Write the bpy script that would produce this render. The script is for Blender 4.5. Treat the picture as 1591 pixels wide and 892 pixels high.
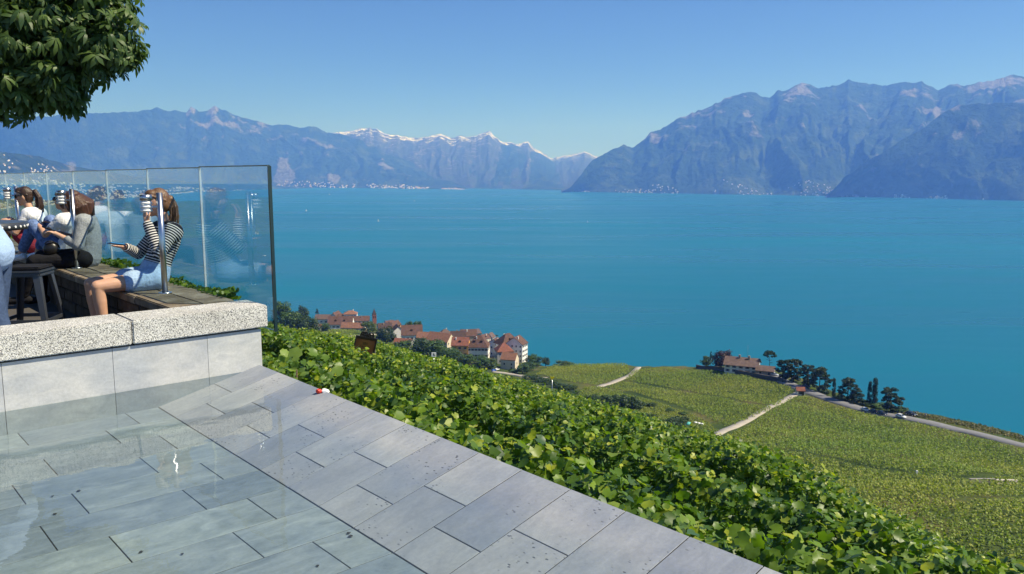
import bpy, bmesh, math, random
import numpy as np
from mathutils import Vector, Matrix

for o in list(bpy.data.objects): bpy.data.objects.remove(o)
SC = bpy.context.scene
COL = SC.collection
R = math.radians

# ------------------------------------------------------------------ camera
F_PX, CX, CY, HZ, EYE = 1250.0, 795.5, 446.0, 272.0, 1.45      # metres; terrace water level is z = 0
PITCH = math.atan((CY - HZ) / F_PX)
LAKE_Z = -200.0
cam_d = bpy.data.cameras.new('camera'); cam = bpy.data.objects.new('camera', cam_d); COL.objects.link(cam)
cam.location = (0, 0, EYE); cam.rotation_euler = (math.pi / 2 - PITCH, 0, 0)
cam_d.sensor_width = 36.0; cam_d.lens = F_PX / 1591.0 * 36.0
cam_d.clip_start = 0.05; cam_d.clip_end = 200000.0
SC.camera = cam

# ------------------------------------------------------------------ sky and sun
SUN_AZ, SUN_EL = R(98), R(50)          # azimuth clockwise from the view direction (+Y)
w = bpy.data.worlds.new('World'); SC.world = w; w.use_nodes = True
nt = w.node_tree; nt.nodes.clear()
sky = nt.nodes.new('ShaderNodeTexSky'); sky.sky_type = 'NISHITA'; sky.sun_disc = False
sky.sun_elevation = SUN_EL; sky.sun_rotation = SUN_AZ
sky.altitude = 5000; sky.air_density = 0.9; sky.dust_density = 0.0; sky.ozone_density = 10.0
bg = nt.nodes.new('ShaderNodeBackground'); bg.inputs[1].default_value = 0.082
wo = nt.nodes.new('ShaderNodeOutputWorld')
nt.links.new(sky.outputs[0], bg.inputs[0]); nt.links.new(bg.outputs[0], wo.inputs[0])
sun_d = bpy.data.lights.new('sun', 'SUN'); sun_d.energy = 5.0; sun_d.angle = R(0.53); sun_d.color = (1.0, 0.95, 0.87)
sun = bpy.data.objects.new('sun', sun_d); COL.objects.link(sun)
SUN_DIR = Vector((math.sin(SUN_AZ) * math.cos(SUN_EL), math.cos(SUN_AZ) * math.cos(SUN_EL), math.sin(SUN_EL)))
sun.rotation_euler = (-SUN_DIR).to_track_quat('-Z', 'Y').to_euler(); sun.location = (20, -10, 40)
SC.view_settings.view_transform = 'Standard'; SC.view_settings.look = 'None'
SC.view_settings.exposure = 0.60; SC.view_settings.gamma = 1.0
try: SC.view_settings.use_curve_mapping = False
except Exception: pass
SC.cycles.use_denoising = True
SC.cycles.max_bounces = 8; SC.cycles.transparent_max_bounces = 24; SC.cycles.volume_bounces = 1

# ------------------------------------------------------------------ helpers: geometry of the view
def ray(x, y):
    a = (x - CX) / F_PX; b = -(y - CY) / F_PX
    return np.array([a, math.cos(PITCH) + b * math.sin(PITCH), -math.sin(PITCH) + b * math.cos(PITCH)])
def gz(x, y, z):                        # point of the sight line at height z
    d = ray(x, y); return np.array([0, 0, EYE]) + d * ((z - EYE) / d[2])
def at_dist(x, y, D):                   # point of the sight line at horizontal distance D
    d = ray(x, y); return np.array([0, 0, EYE]) + d * (D / math.hypot(d[0], d[1]))
_A = gz(415, 573, 0); _B = gz(1210, 892, 0)
V2 = (_A - _B)[:2] / np.linalg.norm((_A - _B)[:2]); U2 = np.array([V2[1], -V2[0]])
UV_ANG = math.atan2(U2[1], U2[0])       # rotation of the terrace axes: local x = U, local y = V
def uvz(u, v, z=0.0): return (u * U2[0] + v * V2[0], u * U2[1] + v * V2[1], z)
def to_uv(P): return float(P[0] * U2[0] + P[1] * U2[1]), float(P[0] * V2[0] + P[1] * V2[1])

# ------------------------------------------------------------------ helpers: noise
def _hash(ix, iy, seed):
    h = (ix.astype(np.int64) * 374761393 + iy.astype(np.int64) * 668265263 + seed * 974711) & 0xffffffff
    h = ((h ^ (h >> 13)) * 1274126177) & 0xffffffff
    return ((h ^ (h >> 16)) & 0xffffff) / float(0xffffff)
def vnoise(x, y, seed=0):
    x = np.asarray(x, float); y = np.asarray(y, float)
    ix = np.floor(x); iy = np.floor(y); fx = x - ix; fy = y - iy
    fx = fx * fx * fx * (fx * (fx * 6 - 15) + 10); fy = fy * fy * fy * (fy * (fy * 6 - 15) + 10)
    a = _hash(ix, iy, seed); b = _hash(ix + 1, iy, seed); c = _hash(ix, iy + 1, seed); d = _hash(ix + 1, iy + 1, seed)
    return (a * (1 - fx) + b * fx) * (1 - fy) + (c * (1 - fx) + d * fx) * fy
def fbm(x, y, octv=5, seed=0, ridged=False, gain=0.5):
    s = 0; a = 1.0; t = 0
    for k in range(octv):
        n = vnoise(np.asarray(x) * 2 ** k, np.asarray(y) * 2 ** k, seed + k * 17)
        if ridged: n = 1 - np.abs(2 * n - 1)
        s = s + n * a; t += a; a *= gain
    return s / t

# ------------------------------------------------------------------ helpers: objects
def set_props(o, label=None, cat=None, group=None, kind=None):
    if label: o['label'] = label
    if cat: o['category'] = cat
    if group: o['group'] = group
    if kind: o['kind'] = kind
    return o
def raw_mesh(name, verts, faces, mat=None, smooth=False, fcol=None, vcol=None, fmat=None):
    """verts (n,3); faces: (m,k) array or list of tuples; fcol: per-face rgb -> 'tint' attribute"""
    me = bpy.data.meshes.new(name)
    verts = np.asarray(verts, np.float32)
    if isinstance(faces, np.ndarray):
        m, k = faces.shape
        me.vertices.add(len(verts)); me.vertices.foreach_set('co', verts.ravel())
        me.loops.add(m * k); me.loops.foreach_set('vertex_index', faces.astype(np.int32).ravel())
        me.polygons.add(m); me.polygons.foreach_set('loop_start', np.arange(0, m * k, k, dtype=np.int32))
        me.polygons.foreach_set('loop_total', np.full(m, k, np.int32))
        me.update(calc_edges=True)
    else:
        me.from_pydata([tuple(map(float, v)) for v in verts], [], [tuple(map(int, f)) for f in faces])
    if smooth: me.polygons.foreach_set('use_smooth', np.ones(len(me.polygons), bool))
    if fcol is not None:
        a = me.attributes.new('tint', 'FLOAT_COLOR', 'FACE')
        c = np.ones((len(me.polygons), 4), np.float32); c[:, :3] = fcol; a.data.foreach_set('color', c.ravel())
    if vcol is not None:
        a = me.attributes.new('tint', 'FLOAT_COLOR', 'POINT')
        c = np.ones((len(verts), 4), np.float32); c[:, :3] = vcol; a.data.foreach_set('color', c.ravel())
    for m_ in (mat if isinstance(mat, (list, tuple)) else [mat]):
        if m_: me.materials.append(m_)
    if fmat is not None: me.polygons.foreach_set('material_index', np.asarray(fmat, np.int32))
    me.validate(); return me
def link(name, me, parent=None, loc=None, rot=None):
    o = bpy.data.objects.new(name, me); COL.objects.link(o)
    if parent: o.parent = parent
    if loc is not None: o.location = [float(c) for c in loc]
    if rot is not None: o.rotation_euler = rot
    return o
def mesh_obj(name, verts, faces, mat, parent=None, **kw): return link(name, raw_mesh(name, verts, faces, mat, **kw), parent)
def empty(name, loc=(0, 0, 0), rz=0.0, label=None, cat=None, group=None):
    o = bpy.data.objects.new(name, None); COL.objects.link(o)
    o.location = [float(c) for c in loc]; o.rotation_euler = (0, 0, rz); o.empty_display_size = 0.2
    return set_props(o, label, cat, group)
def bm_obj(name, bm, mat, parent=None, smooth=False, loc=None, rot=None):
    me = bpy.data.meshes.new(name); bm.to_mesh(me); bm.free()
    for m_ in (mat if isinstance(mat, (list, tuple)) else [mat]): me.materials.append(m_)
    if smooth: me.polygons.foreach_set('use_smooth', np.ones(len(me.polygons), bool))
    return link(name, me, parent, loc, rot)
def bm_box(bm, c, s, rz=0.0, rx=0.0, ry=0.0, taper=None, bevel=0.0):
    M = Matrix.Translation(c) @ Matrix.Rotation(rz, 4, 'Z') @ Matrix.Rotation(ry, 4, 'Y') @ Matrix.Rotation(rx, 4, 'X')
    r = bmesh.ops.create_cube(bm, size=1.0)
    for v in r['verts']:
        co = v.co.copy(); k = 1.0
        if taper and co.z > 0: co.x *= taper; co.y *= taper
        v.co = M @ Vector((co.x * s[0], co.y * s[1], co.z * s[2]))
    if bevel > 0:
        es = {e for v in r['verts'] for e in v.link_edges}
        bmesh.ops.bevel(bm, geom=list(es), offset=bevel, segments=2, affect='EDGES', clamp_overlap=True)
    return r
def bm_cyl(bm, p0, p1, r0, r1=None, seg=12, caps=True):
    p0 = Vector(p0); p1 = Vector(p1); d = p1 - p0; L = d.length
    M = Matrix.Translation((p0 + p1) / 2) @ d.to_track_quat('Z', 'Y').to_matrix().to_4x4()
    return bmesh.ops.create_cone(bm, cap_ends=caps, segments=seg, radius1=r0, radius2=r0 if r1 is None else r1, depth=L, matrix=M)
def box_obj(name, c, s, mat, parent=None, rz=0.0, bevel=0.0, **kw):
    bm = bmesh.new(); bm_box(bm, c, s, rz, bevel=bevel, **kw); return bm_obj(name, bm, mat, parent)
def cyl_obj(name, p0, p1, r0, mat, parent=None, r1=None, seg=16, smooth=True):
    bm = bmesh.new(); bm_cyl(bm, p0, p1, r0, r1, seg); o = bm_obj(name, bm, mat, parent)
    if smooth: 
        for p in o.data.polygons: p.use_smooth = len(p.vertices) == 4
    return o
def copy_tree(o, parent=None):
    c = o.copy(); COL.objects.link(c)
    if parent is not None: c.parent = parent
    for ch in list(o.children): copy_tree(ch, c)
    return c

# ------------------------------------------------------------------ helpers: materials
class N:
    """tiny node builder"""
    def __init__(s, name):
        s.m = bpy.data.materials.new(name); s.m.use_nodes = True; s.t = s.m.node_tree; s.t.nodes.clear()
        s.out = s.t.nodes.new('ShaderNodeOutputMaterial')
    def n(s, typ, _in=None, **kw):
        nd = s.t.nodes.new('ShaderNode' + typ)
        for k, v in kw.items(): setattr(nd, k, v)
        for k, v in (_in or {}).items():
            if hasattr(v, 'is_output') or isinstance(v, bpy.types.NodeSocket): s.t.links.new(v, nd.inputs[k])
            else:
                if isinstance(v, tuple) and len(v) == 3 and nd.inputs[k].type == 'RGBA': v = (*v, 1)
                nd.inputs[k].default_value = v
        return nd
    def coord(s, kind='Object', scale=(1, 1, 1), rot=(0, 0, 0), loc=(0, 0, 0)):
        if kind == 'World': src = s.n('NewGeometry').outputs['Position']
        else: src = s.n('TexCoord').outputs[kind]
        return s.n('Mapping', {'Vector': src, 'Scale': scale, 'Rotation': rot, 'Location': loc}).outputs[0]
    def noise(s, vec, scale, detail=4, rough=0.55, out=0, dist=0.0):
        return s.n('TexNoise', {'Vector': vec, 'Scale': scale, 'Detail': detail, 'Roughness': rough, 'Distortion': dist}).outputs[out]
    def ramp(s, fac, stops, interp='LINEAR'):
        nd = s.n('ValToRGB', {'Fac': fac}); cr = nd.color_ramp; cr.interpolation = interp
        while len(cr.elements) < len(stops): cr.elements.new(0.5)
        for e, (p, c) in zip(cr.elements, stops):
            e.position = p; e.color = (*c, 1) if isinstance(c, tuple) else (c, c, c, 1)
        return nd.outputs[0]
    def mix(s, fac, a, b, mode='MIX'):
        nd = s.n('MixRGB', {'Fac': fac, 'Color1': a, 'Color2': b}, blend_type=mode); return nd.outputs[0]
    def math(s, op, a, b=0.0):
        nd = s.n('Math', operation=op)
        for i, v in enumerate((a, b)):
            if isinstance(v, bpy.types.NodeSocket): s.t.links.new(v, nd.inputs[i])
            else: nd.inputs[i].default_value = v
        return nd.outputs[0]
    def attr(s, name): return s.n('Attribute', attribute_name=name).outputs['Color']
    def bump(s, h, strength=0.3, dist=0.01): return s.n('Bump', {'Height': h, 'Strength': strength, 'Distance': dist}).outputs[0]
    def bsdf(s, color, rough=0.6, metal=0.0, normal=None, spec=0.5, **kw):
        i = {'Base Color': color, 'Roughness': rough, 'Metallic': metal, 'Specular IOR Level': spec}
        if normal is not None: i['Normal'] = normal
        i.update(kw); return s.n('BsdfPrincipled', i).outputs[0]
    def done(s, surf, vol=None):
        if surf is not None: s.t.links.new(surf, s.out.inputs['Surface'])
        if vol is not None: s.t.links.new(vol, s.out.inputs['Volume'])
        return s.m
def simple_mat(name, col, rough=0.6, metal=0.0, var=0.12, scale=6.0, spec=0.4, bump=0.0):
    b = N(name); v = b.coord('Object')
    n = b.noise(v, scale, 5)
    lo = tuple(c * (1 - var) for c in col); hi = tuple(min(1, c * (1 + var)) for c in col)
    c = b.ramp(n, [(0.3, lo), (0.7, hi)])
    nm = b.bump(b.noise(v, scale * 6, 4), bump, 0.01) if bump else None
    return b.done(b.bsdf(c, rough, metal, nm, spec))
def leaf_mat(name, trans=0.35, rough=0.42, gain=1.0):
    b = N(name); t = b.attr('tint')
    if gain != 1.0: t = b.mix(1.0, t, (gain, gain, gain), 'MULTIPLY')
    oi = b.n('ObjectInfo').outputs['Random']
    p = b.bsdf(t, rough, spec=0.35)
    tc = b.mix(1.0, t, (1.5, 1.7, 0.55), 'MULTIPLY')
    tr = b.n('BsdfTranslucent', {'Color': tc}).outputs[0]
    return b.done(b.n('MixShader', {0: trans, 1: p, 2: tr}).outputs[0])

# ================================================================== TERRAIN (z relative to the terrace water level)
def _cp():
    pts = []
    def a(px, py, z): P = gz(px, py, z); pts.append((P[0], P[1], z))
    for px, py, z in [(1400, 652, -97), (1591, 694, -95), (1500, 672, -96), (1300, 628, -99), (1150, 577, -106), (1240, 614, -100.5),
                      (1115, 674, -92), (1180, 645, -97), (1400, 750, -75), (1500, 720, -86), (1300, 690, -87), (1591, 800, -64), (1591, 750, -78), (1300, 755, -72),
                      (1000, 640, -97), (1050, 655, -94), (960, 625, -103), (1080, 600, -108), (980, 575, -119), (900, 575, -119), (850, 585, -119),
                      (740, 556, -129), (800, 582, -125), (640, 530, -134), (560, 515, -136), (510, 510, -138), (650, 565, -117), (700, 570, -117), (560, 525, -128),
                      (520, 528, -120), (440, 520, -125), (340, 500, -135), (200, 490, -138), (0, 490, -140), (-200, 490, -142),
                      (1750, 760, -90), (1750, 850, -66), (1900, 830, -88)]:
        a(px, py, z)
    # the near hillside: falls away from the terrace edge, breaks ~27 m out, then drops more steeply
    for v in (-25, -10, 0, 8, 20, 40, 65, 90):
        for u, z in [(-20, -1.2), (2.6, -1.35), (9, -3.55), (16, -6.15), (22, -8.55), (27, -10.9), (34, -15.2), (48, -26), (75, -45)]:
            if v > 55 and u > 60: continue
            x, y, _ = uvz(u, v); pts.append((x, y, z))
    return np.array(pts)
_CP = _cp()
def _tps_fit(P, lam=3.0):
    n = len(P); S = 100.0; X = P[:, :2] / S
    r2 = ((X[:, None] - X[None]) ** 2).sum(-1); K = 0.5 * r2 * np.log(r2 + 1e-12)
    A = np.zeros((n + 3, n + 3)); A[:n, :n] = K + lam * 1e-4 * np.eye(n); A[:n, n] = 1; A[:n, n + 1:] = X; A[n, :n] = 1; A[n + 1:, :n] = X.T
    return X, np.linalg.solve(A, np.r_[P[:, 2], 0, 0, 0]), S
_TX, _TW, _TS = _tps_fit(_CP)
def _tps(x, y):
    x = np.atleast_1d(np.asarray(x, float)).ravel() / _TS; y = np.atleast_1d(np.asarray(y, float)).ravel() / _TS
    out = np.zeros(len(x)); n = len(_TX)
    for i0 in range(0, len(x), 20000):
        xs = x[i0:i0 + 20000]; ys = y[i0:i0 + 20000]
        r2 = (xs[:, None] - _TX[None, :, 0]) ** 2 + (ys[:, None] - _TX[None, :, 1]) ** 2
        out[i0:i0 + 20000] = (0.5 * r2 * np.log(r2 + 1e-12)) @ _TW[:n] + _TW[n] + _TW[n + 1] * xs + _TW[n + 2] * ys
    return out
# crest: where the land ends in the view and falls to the lake
_CR = [(-900, 500, -150), (-300, 480, -146), (300, 497, -142), (420, 497, -142), (490, 492, -142), (560, 503, -140), (640, 514, -138), (720, 533, -135), (800, 556, -130), (850, 566, -125),
       (920, 563, -122), (980, 568, -120), (1090, 566, -110), (1180, 572, -106), (1240, 592, -102.5), (1280, 607, -100.5), (1350, 631, -98.4), (1420, 645, -97.5), (1500, 659, -96.5), (1591, 683, -95.2), (1750, 735, -91), (1900, 790, -89), (2600, 1000, -85)]
_cr_az = []; _cr_d = []
for px, py, z in _CR:
    P = gz(px, py, z); _cr_az.append(math.atan2(P[0], P[1])); _cr_d.append(math.hypot(P[0], P[1]))
def crest_d(az): return np.interp(az, _cr_az, _cr_d)
def _near_z(u):
    # exact profile of the vine slope close to the terrace (smooth, no spline wiggle)
    return np.interp(u, [-60, 2.6, 9, 16, 22, 27, 34, 48], [-1.4, -1.35, -3.55, -6.15, -8.55, -10.9, -15.2, -26])
def hz(x, y):
    x = np.atleast_1d(np.asarray(x, float)).ravel(); y = np.atleast_1d(np.asarray(y, float)).ravel()
    az = np.arctan2(x, y); d = np.hypot(x, y); cd = crest_d(az)
    dd = np.minimum(d, cd); k = dd / np.maximum(d, 1e-6)
    z = _tps(x * k, y * k)
    u = x * U2[0] + y * U2[1]; wgt = np.clip((40 - u) / 16, 0, 1) * np.clip((95 - np.abs(x * V2[0] + y * V2[1])) / 30, 0, 1)
    wgt = wgt * wgt * (3 - 2 * wgt)
    v = x * V2[0] + y * V2[1]
    nz = _near_z(u) - 0.21 * np.maximum(0.64 * u - v - 1.0, 0) * np.clip((u - 4) / 6, 0, 1) - 0.06 * np.maximum(v - 1.5 * u, 0) * np.clip((u - 3) / 6, 0, 1)
    nz = nz - 0.32 * np.maximum(v - 18, 0) * np.clip((6 - u) / 5, 0, 1)
    z = z * (1 - wgt) + nz * wgt
    z = z + (fbm(x / 30, y / 30, 3, 5) - 0.5) * 2.4 * np.clip((d - 60) / 100, 0, 1)
    over = np.maximum(d - cd, 0)
    z = np.where(over > 0, z - 0.12 * np.minimum(over, 14) - 0.9 * np.maximum(over - 14, 0), z)
    return np.maximum(z, LAKE_Z - 6)
def hz1(x, y): return float(hz([x], [y])[0])
def on_ground(px, py, dmin=30.0, dmax=1100.0):
    """where the sight line through a pixel meets the land"""
    d = ray(px, py); d = d / math.hypot(d[0], d[1])
    t = np.concatenate([np.arange(dmin, 200, 0.5), np.arange(200, dmax, 1.0)])
    X = d[0] * t; Y = d[1] * t; Z = EYE + d[2] * t; g = hz(X, Y)
    hit = np.nonzero(Z <= g)[0]
    if len(hit) == 0:
        i = int(np.argmin(np.abs(t - crest_d(math.atan2(d[0], d[1])))))
    else: i = int(hit[0])
    return np.array([X[i], Y[i], g[i]])

# ---- land sheet, polar rings around the terrace
_az = np.linspace(R(-75), R(75), 420); _dd = np.concatenate([np.geomspace(2.2, 60, 90)[:-1], np.geomspace(60, 1100, 190)])
AZ, DD = np.meshgrid(_az, _dd, indexing='ij'); gx = np.sin(AZ) * DD; gy = np.cos(AZ) * DD
gzv = hz(gx.ravel(), gy.ravel())
_uu = gx.ravel() * U2[0] + gy.ravel() * U2[1]
def grid_faces(n, m):
    i = np.arange(n * m).reshape(n, m); return np.stack([i[:-1, :-1].ravel(), i[1:, :-1].ravel(), i[1:, 1:].ravel(), i[:-1, 1:].ravel()], 1)
b = N('hillside_soil_and_grass'); wv = b.coord('World')
c1 = b.ramp(b.noise(wv, 0.035, 6, 0.6), [(0.32, (0.030, 0.055, 0.014)), (0.5, (0.062, 0.088, 0.022)), (0.62, (0.105, 0.105, 0.038)), (0.75, (0.14, 0.115, 0.062))])
c2 = b.ramp(b.noise(wv, 0.9, 5, 0.65), [(0.3, (0.55, 0.55, 0.5)), (0.7, (1.3, 1.25, 1.1))])
M_LAND = b.done(b.bsdf(b.mix(1.0, c1, c2, 'MULTIPLY'), 0.95, spec=0.1, normal=b.bump(b.noise(wv, 0.8, 5), 0.8, 0.6)))
land = mesh_obj('hillside', np.stack([gx.ravel(), gy.ravel(), gzv], 1), grid_faces(*AZ.shape)[:, ::-1].copy(), M_LAND, smooth=True)
set_props(land, kind='structure')

# ---- lake
b = N('lake_water'); wv = b.coord('World')
n1 = b.noise(b.coord('World', scale=(1 / 1400, 1 / 260, 1), rot=(0, 0, R(8))), 1.0, 4, 0.6)
n2 = b.noise(b.coord('World', scale=(1 / 5200, 1 / 2600, 1), rot=(0, 0, R(-25))), 1.0, 3, 0.5)
wc = b.mix(0.5, b.ramp(n1, [(0.32, (0.002, 0.080, 0.132)), (0.52, (0.003, 0.112, 0.178)), (0.70, (0.006, 0.140, 0.208))]), b.ramp(n2, [(0.32, (0.002, 0.082, 0.140)), (0.68, (0.004, 0.138, 0.205))]))
wb = b.bump(b.noise(b.coord('World', scale=(0.25, 0.6, 1)), 1.0, 3, 0.6), 0.25, 0.4)
M_LAKE = b.done(b.bsdf(wc, b.ramp(n1, [(0.3, 0.22), (0.7, 0.42)]), normal=wb, spec=0.14, IOR=1.33))
lv = []; n_az = 90
for a_ in np.linspace(R(-80), R(80), n_az):
    for d_ in (60, 300, 700, 1500, 3000, 6000, 12000, 20000): lv.append((math.sin(a_) * d_, math.cos(a_) * d_, LAKE_Z))
lake = mesh_obj('lake', lv, grid_faces(n_az, 8)[:, ::-1].copy(), M_LAKE); set_props(lake, kind='structure')

# ================================================================== MOUNTAINS
def mountain_mat(name, snow=None, rock=0.5, forest=((0.018, 0.042, 0.014), (0.040, 0.078, 0.024)), meadow=(0.07, 0.105, 0.036), fade=None):
    b = N(name); wv = b.coord('World', scale=(0.001, 0.001, 0.001)); t = b.attr('tint')
    sep = b.n('SeparateColor', {'Color': t})
    f = b.ramp(b.noise(wv, 9.0, 6, 0.6), [(0.35, forest[0]), (0.68, forest[1])])
    mfac = b.ramp(b.math('ADD', b.noise(wv, 3.2, 6, 0.62), b.math('MULTIPLY', sep.outputs['Green'], 0.18)), [(0.60, 0.0), (0.70, 1.0)])
    c = b.mix(mfac, f, meadow)
    rfac = b.ramp(b.math('ADD', b.noise(b.coord('World', scale=(0.004, 0.004, 0.0016)), 1.0, 7, 0.66), b.math('MULTIPLY', sep.outputs['Red'], rock)), [(0.72, 0.0), (0.82, 0.8)])
    rc = b.ramp(b.noise(wv, 22.0, 5, 0.6), [(0.3, (0.17, 0.16, 0.15)), (0.7, (0.36, 0.34, 0.31))])
    c = b.mix(rfac, c, rc)
    if snow is not None:
        sfac = b.ramp(b.math('ADD', b.math('MULTIPLY', b.noise(wv, 5.0, 8, 0.7), 0.62), b.math('MULTIPLY', sep.outputs['Blue'], snow)), [(0.72, 0.0), (0.79, 1.0)])
        c = b.mix(sfac, c, (0.86, 0.87, 0.90))
    bh = b.math('ADD', b.noise(wv, 14.0, 8, 0.68), b.math('MULTIPLY', b.noise(b.coord('World', scale=(0.006, 0.006, 0.0022)), 1.0, 6, 0.6), 0.8))
    return b.done(b.bsdf(c, 0.95, spec=0.08, normal=b.bump(bh, 0.9, 110.0)))
MOUNT = {}
def mountain(name, ridge, base, dist, mat, nx, ny, seed, amp=0.16, gully=0.03, rough=2.0, power=1.0, back=0.35, scars=()):
    """ridge, base: lists (px, py) of skyline and foot; dist: (px, km) of the ridge. Foot lies at lake level (or where base says)."""
    px = np.linspace(ridge[0][0], ridge[-1][0], nx)
    ry = np.interp(px, *zip(*ridge)); by = np.interp(px, *zip(*base)); rd = np.interp(px, *zip(*dist)) * 1000
    ry = ry - (fbm(px / 26.0, px * 0, 5, seed, True) - 0.55) * rough * 4.6
    pr = np.array([at_dist(a, c, e) for a, c, e in zip(px, ry, rd)])
    pb = np.array([gz(a, c, LAKE_Z - 2) for a, c in zip(px, by)])
    vv = np.concatenate([np.linspace(0, 1, ny), 1 + np.linspace(0, back, max(6, ny // 5))[1:]])
    PX, VV = np.meshgrid(px, vv, indexing='ij'); vf = np.minimum(VV, 1.0)
    k = vf[..., None]
    P = pb[:, None, :] * (1 - k) + pr[:, None, :] * k
    hgt = (pr[:, 2] - pb[:, 2])[:, None]
    prof = vf ** power
    Z = pb[:, 2][:, None] + hgt * prof
    wx = PX * gully + 1.3 * fbm(PX * gully * 0.6, vf * 2.0, 3, seed + 3) + 0.35 * np.sin(vf * 3 + PX * 0.01)
    r1 = fbm(wx, vf * 1.1 + 10, 6, seed + 5, True, 0.55) - 0.62
    r2 = fbm(PX * gully * 3, vf * 7, 5, seed + 9) - 0.5
    env = np.sin(np.pi * np.clip(vf, 0, 1) ** 0.8) ** 0.7
    dz = hgt * amp * env * (r1 * 1.5 + r2 * 0.5)
    Z = Z + dz
    # keep the slopes below the skyline seen from the terrace
    D = np.hypot(P[..., 0], P[..., 1]); ang = (Z - EYE) / D; rang = ((pr[:, 2] - EYE) / np.hypot(pr[:, 0], pr[:, 1]))[:, None]
    lim = rang * 1.0 - (1 - vf) * 0.012
    Z = np.where((ang > lim) & (VV < 1), EYE + lim * D, Z)
    bk = np.maximum(VV - 1, 0)
    P[..., 0] *= (1 + bk * 0.8); P[..., 1] *= (1 + bk * 0.8); Z = Z - bk * hgt * 1.6
    P[..., 2] = Z
    tint = np.stack([np.clip(vf * 0.45 + np.clip(r1 * 1.2, -0.3, 0.5), 0, 1), np.clip(1 - vf, 0, 1) * 0.6 + 0.4 * (r1 < -0.1), vf], -1)
    for sx_, sv_, rx_, rv_, am_ in scars:      # bare rock faces and quarries
        g_ = np.exp(-((PX - sx_) / rx_) ** 2 - ((vf - sv_) / rv_) ** 2); tint[..., 0] = tint[..., 0] + am_ * g_
    o = mesh_obj(name, P.reshape(-1, 3), grid_faces(*PX.shape)[:, ::-1].copy(), mat, smooth=True, vcol=tint.reshape(-1, 3))
    set_props(o, kind='structure'); MOUNT[name] = (PX, P, VV)
    return o
M_MTN = mountain_mat('wooded_mountain', None, 0.36)
M_MTN2 = mountain_mat('rocky_mountain', None, 0.36)
M_SNOW = mountain_mat('snowy_alps', 0.455, 0.40, forest=((0.05, 0.07, 0.05), (0.10, 0.11, 0.08)))
mountain('snowy_mountain', [(430, 215), (510, 207), (545, 203), (575, 197), (600, 208), (625, 212), (650, 216), (682, 207), (700, 213), (740, 212), (760, 205), (775, 216), (795, 224), (820, 221), (836, 234), (855, 243), (880, 243), (908, 234), (930, 243), (960, 240), (1060, 235)],
         [(430, 289), (1060, 298)], [(430, 18), (760, 19), (860, 21), (1060, 22)], M_SNOW, 420, 60, 11, 0.12, 0.035, 1.6, 1.15)
mountain('valley_flank_mountain', [(560, 262), (620, 236), (680, 222), (740, 222), (800, 226), (840, 240), (880, 262), (910, 280), (930, 290)], [(560, 290), (930, 297)], [(560, 18), (930, 19)], M_MTN, 240, 50, 31, 0.12, 0.03, 0.8, 1.1)
mountain('left_mountain', [(-500, 190), (-200, 185), (-60, 178), (60, 181), (130, 177), (180, 175), (225, 172), (243, 168), (262, 172), (290, 174), (297, 164), (309, 174), (322, 172), (333, 163), (345, 170), (375, 182), (402, 189), (425, 196), (443, 193), (463, 198), (492, 196), (508, 206), (530, 207), (560, 218), (600, 236), (650, 256), (700, 274), (760, 288), (800, 293)],
         [(-500, 296), (0, 292), (420, 291), (600, 293), (800, 296)], [(-500, 13), (0, 14.5), (300, 16), (500, 16), (800, 14.5)], M_MTN, 620, 100, 51, 0.20, 0.016, 1.2, 0.95,
         scars=[(297, 1.0, 7, 0.08, 1.6), (333, 1.0, 8, 0.08, 1.5), (440, 0.22, 9, 0.16, 2.0), (442, 0.10, 16, 0.06, 1.8), (520, 0.12, 9, 0.07, 2.0), (340, 0.82, 40, 0.05, 0.7), (500, 0.72, 30, 0.06, 0.7), (600, 0.5, 18, 0.08, 0.6)])
mountain('right_mountain', [(872, 298), (885, 291), (905, 270), (922, 248), (945, 236), (965, 228), (985, 226), (1003, 212), (1012, 203), (1025, 203), (1045, 190), (1080, 176), (1110, 163), (1140, 149), (1155, 145), (1170, 144), (1185, 150), (1195, 150), (1220, 137), (1245, 129), (1270, 135), (1300, 130), (1318, 126), (1345, 132), (1375, 132), (1404, 126), (1420, 128), (1432, 124), (1440, 132), (1458, 139), (1475, 134), (1520, 130), (1545, 125), (1575, 116), (1591, 120), (1700, 140), (2000, 120), (2200, 150)],
         [(872, 298), (1591, 310), (2200, 326)], [(872, 9.4), (1000, 11.0), (1250, 12.5), (1591, 12.5), (2200, 12)], M_MTN2, 620, 110, 71, 0.24, 0.013, 2.2, 0.85,
         scars=[(1245, 0.88, 14, 0.10, 0.8), (1165, 0.78, 12, 0.08, 0.7), (1345, 0.72, 22, 0.14, 0.7), (1415, 0.85, 22, 0.08, 0.7), (1452, 0.62, 14, 0.1, 0.7), (1560, 0.9, 40, 0.1, 0.7), (1020, 0.8, 8, 0.1, 0.7)])
mountain('near_right_mountain', [(1285, 304), (1310, 277), (1350, 250), (1400, 218), (1440, 196), (1470, 172), (1490, 162), (1530, 161), (1591, 160), (1680, 150), (1800, 190), (2200, 240)],
         [(1285, 305), (1591, 312.5), (2200, 326)], [(1285, 7.7), (1490, 8.6), (1591, 8.6), (2200, 8.6)], M_MTN, 360, 90, 91, 0.20, 0.014, 1.0, 0.9)
mountain('lakeside_hills', [(-500, 215), (-200, 222), (0, 236), (60, 243), (110, 257), (170, 268), (230, 277), (300, 284), (430, 290), (520, 294)],
         [(-500, 400), (-200, 350), (0, 326), (110, 317), (200, 308), (300, 299), (430, 294.5), (520, 295)], [(-500, 6.5), (0, 7.5), (200, 9.5), (430, 12.5), (520, 13.2)], M_MTN, 300, 60, 101, 0.10, 0.03, 0.6, 1.25)

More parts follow.
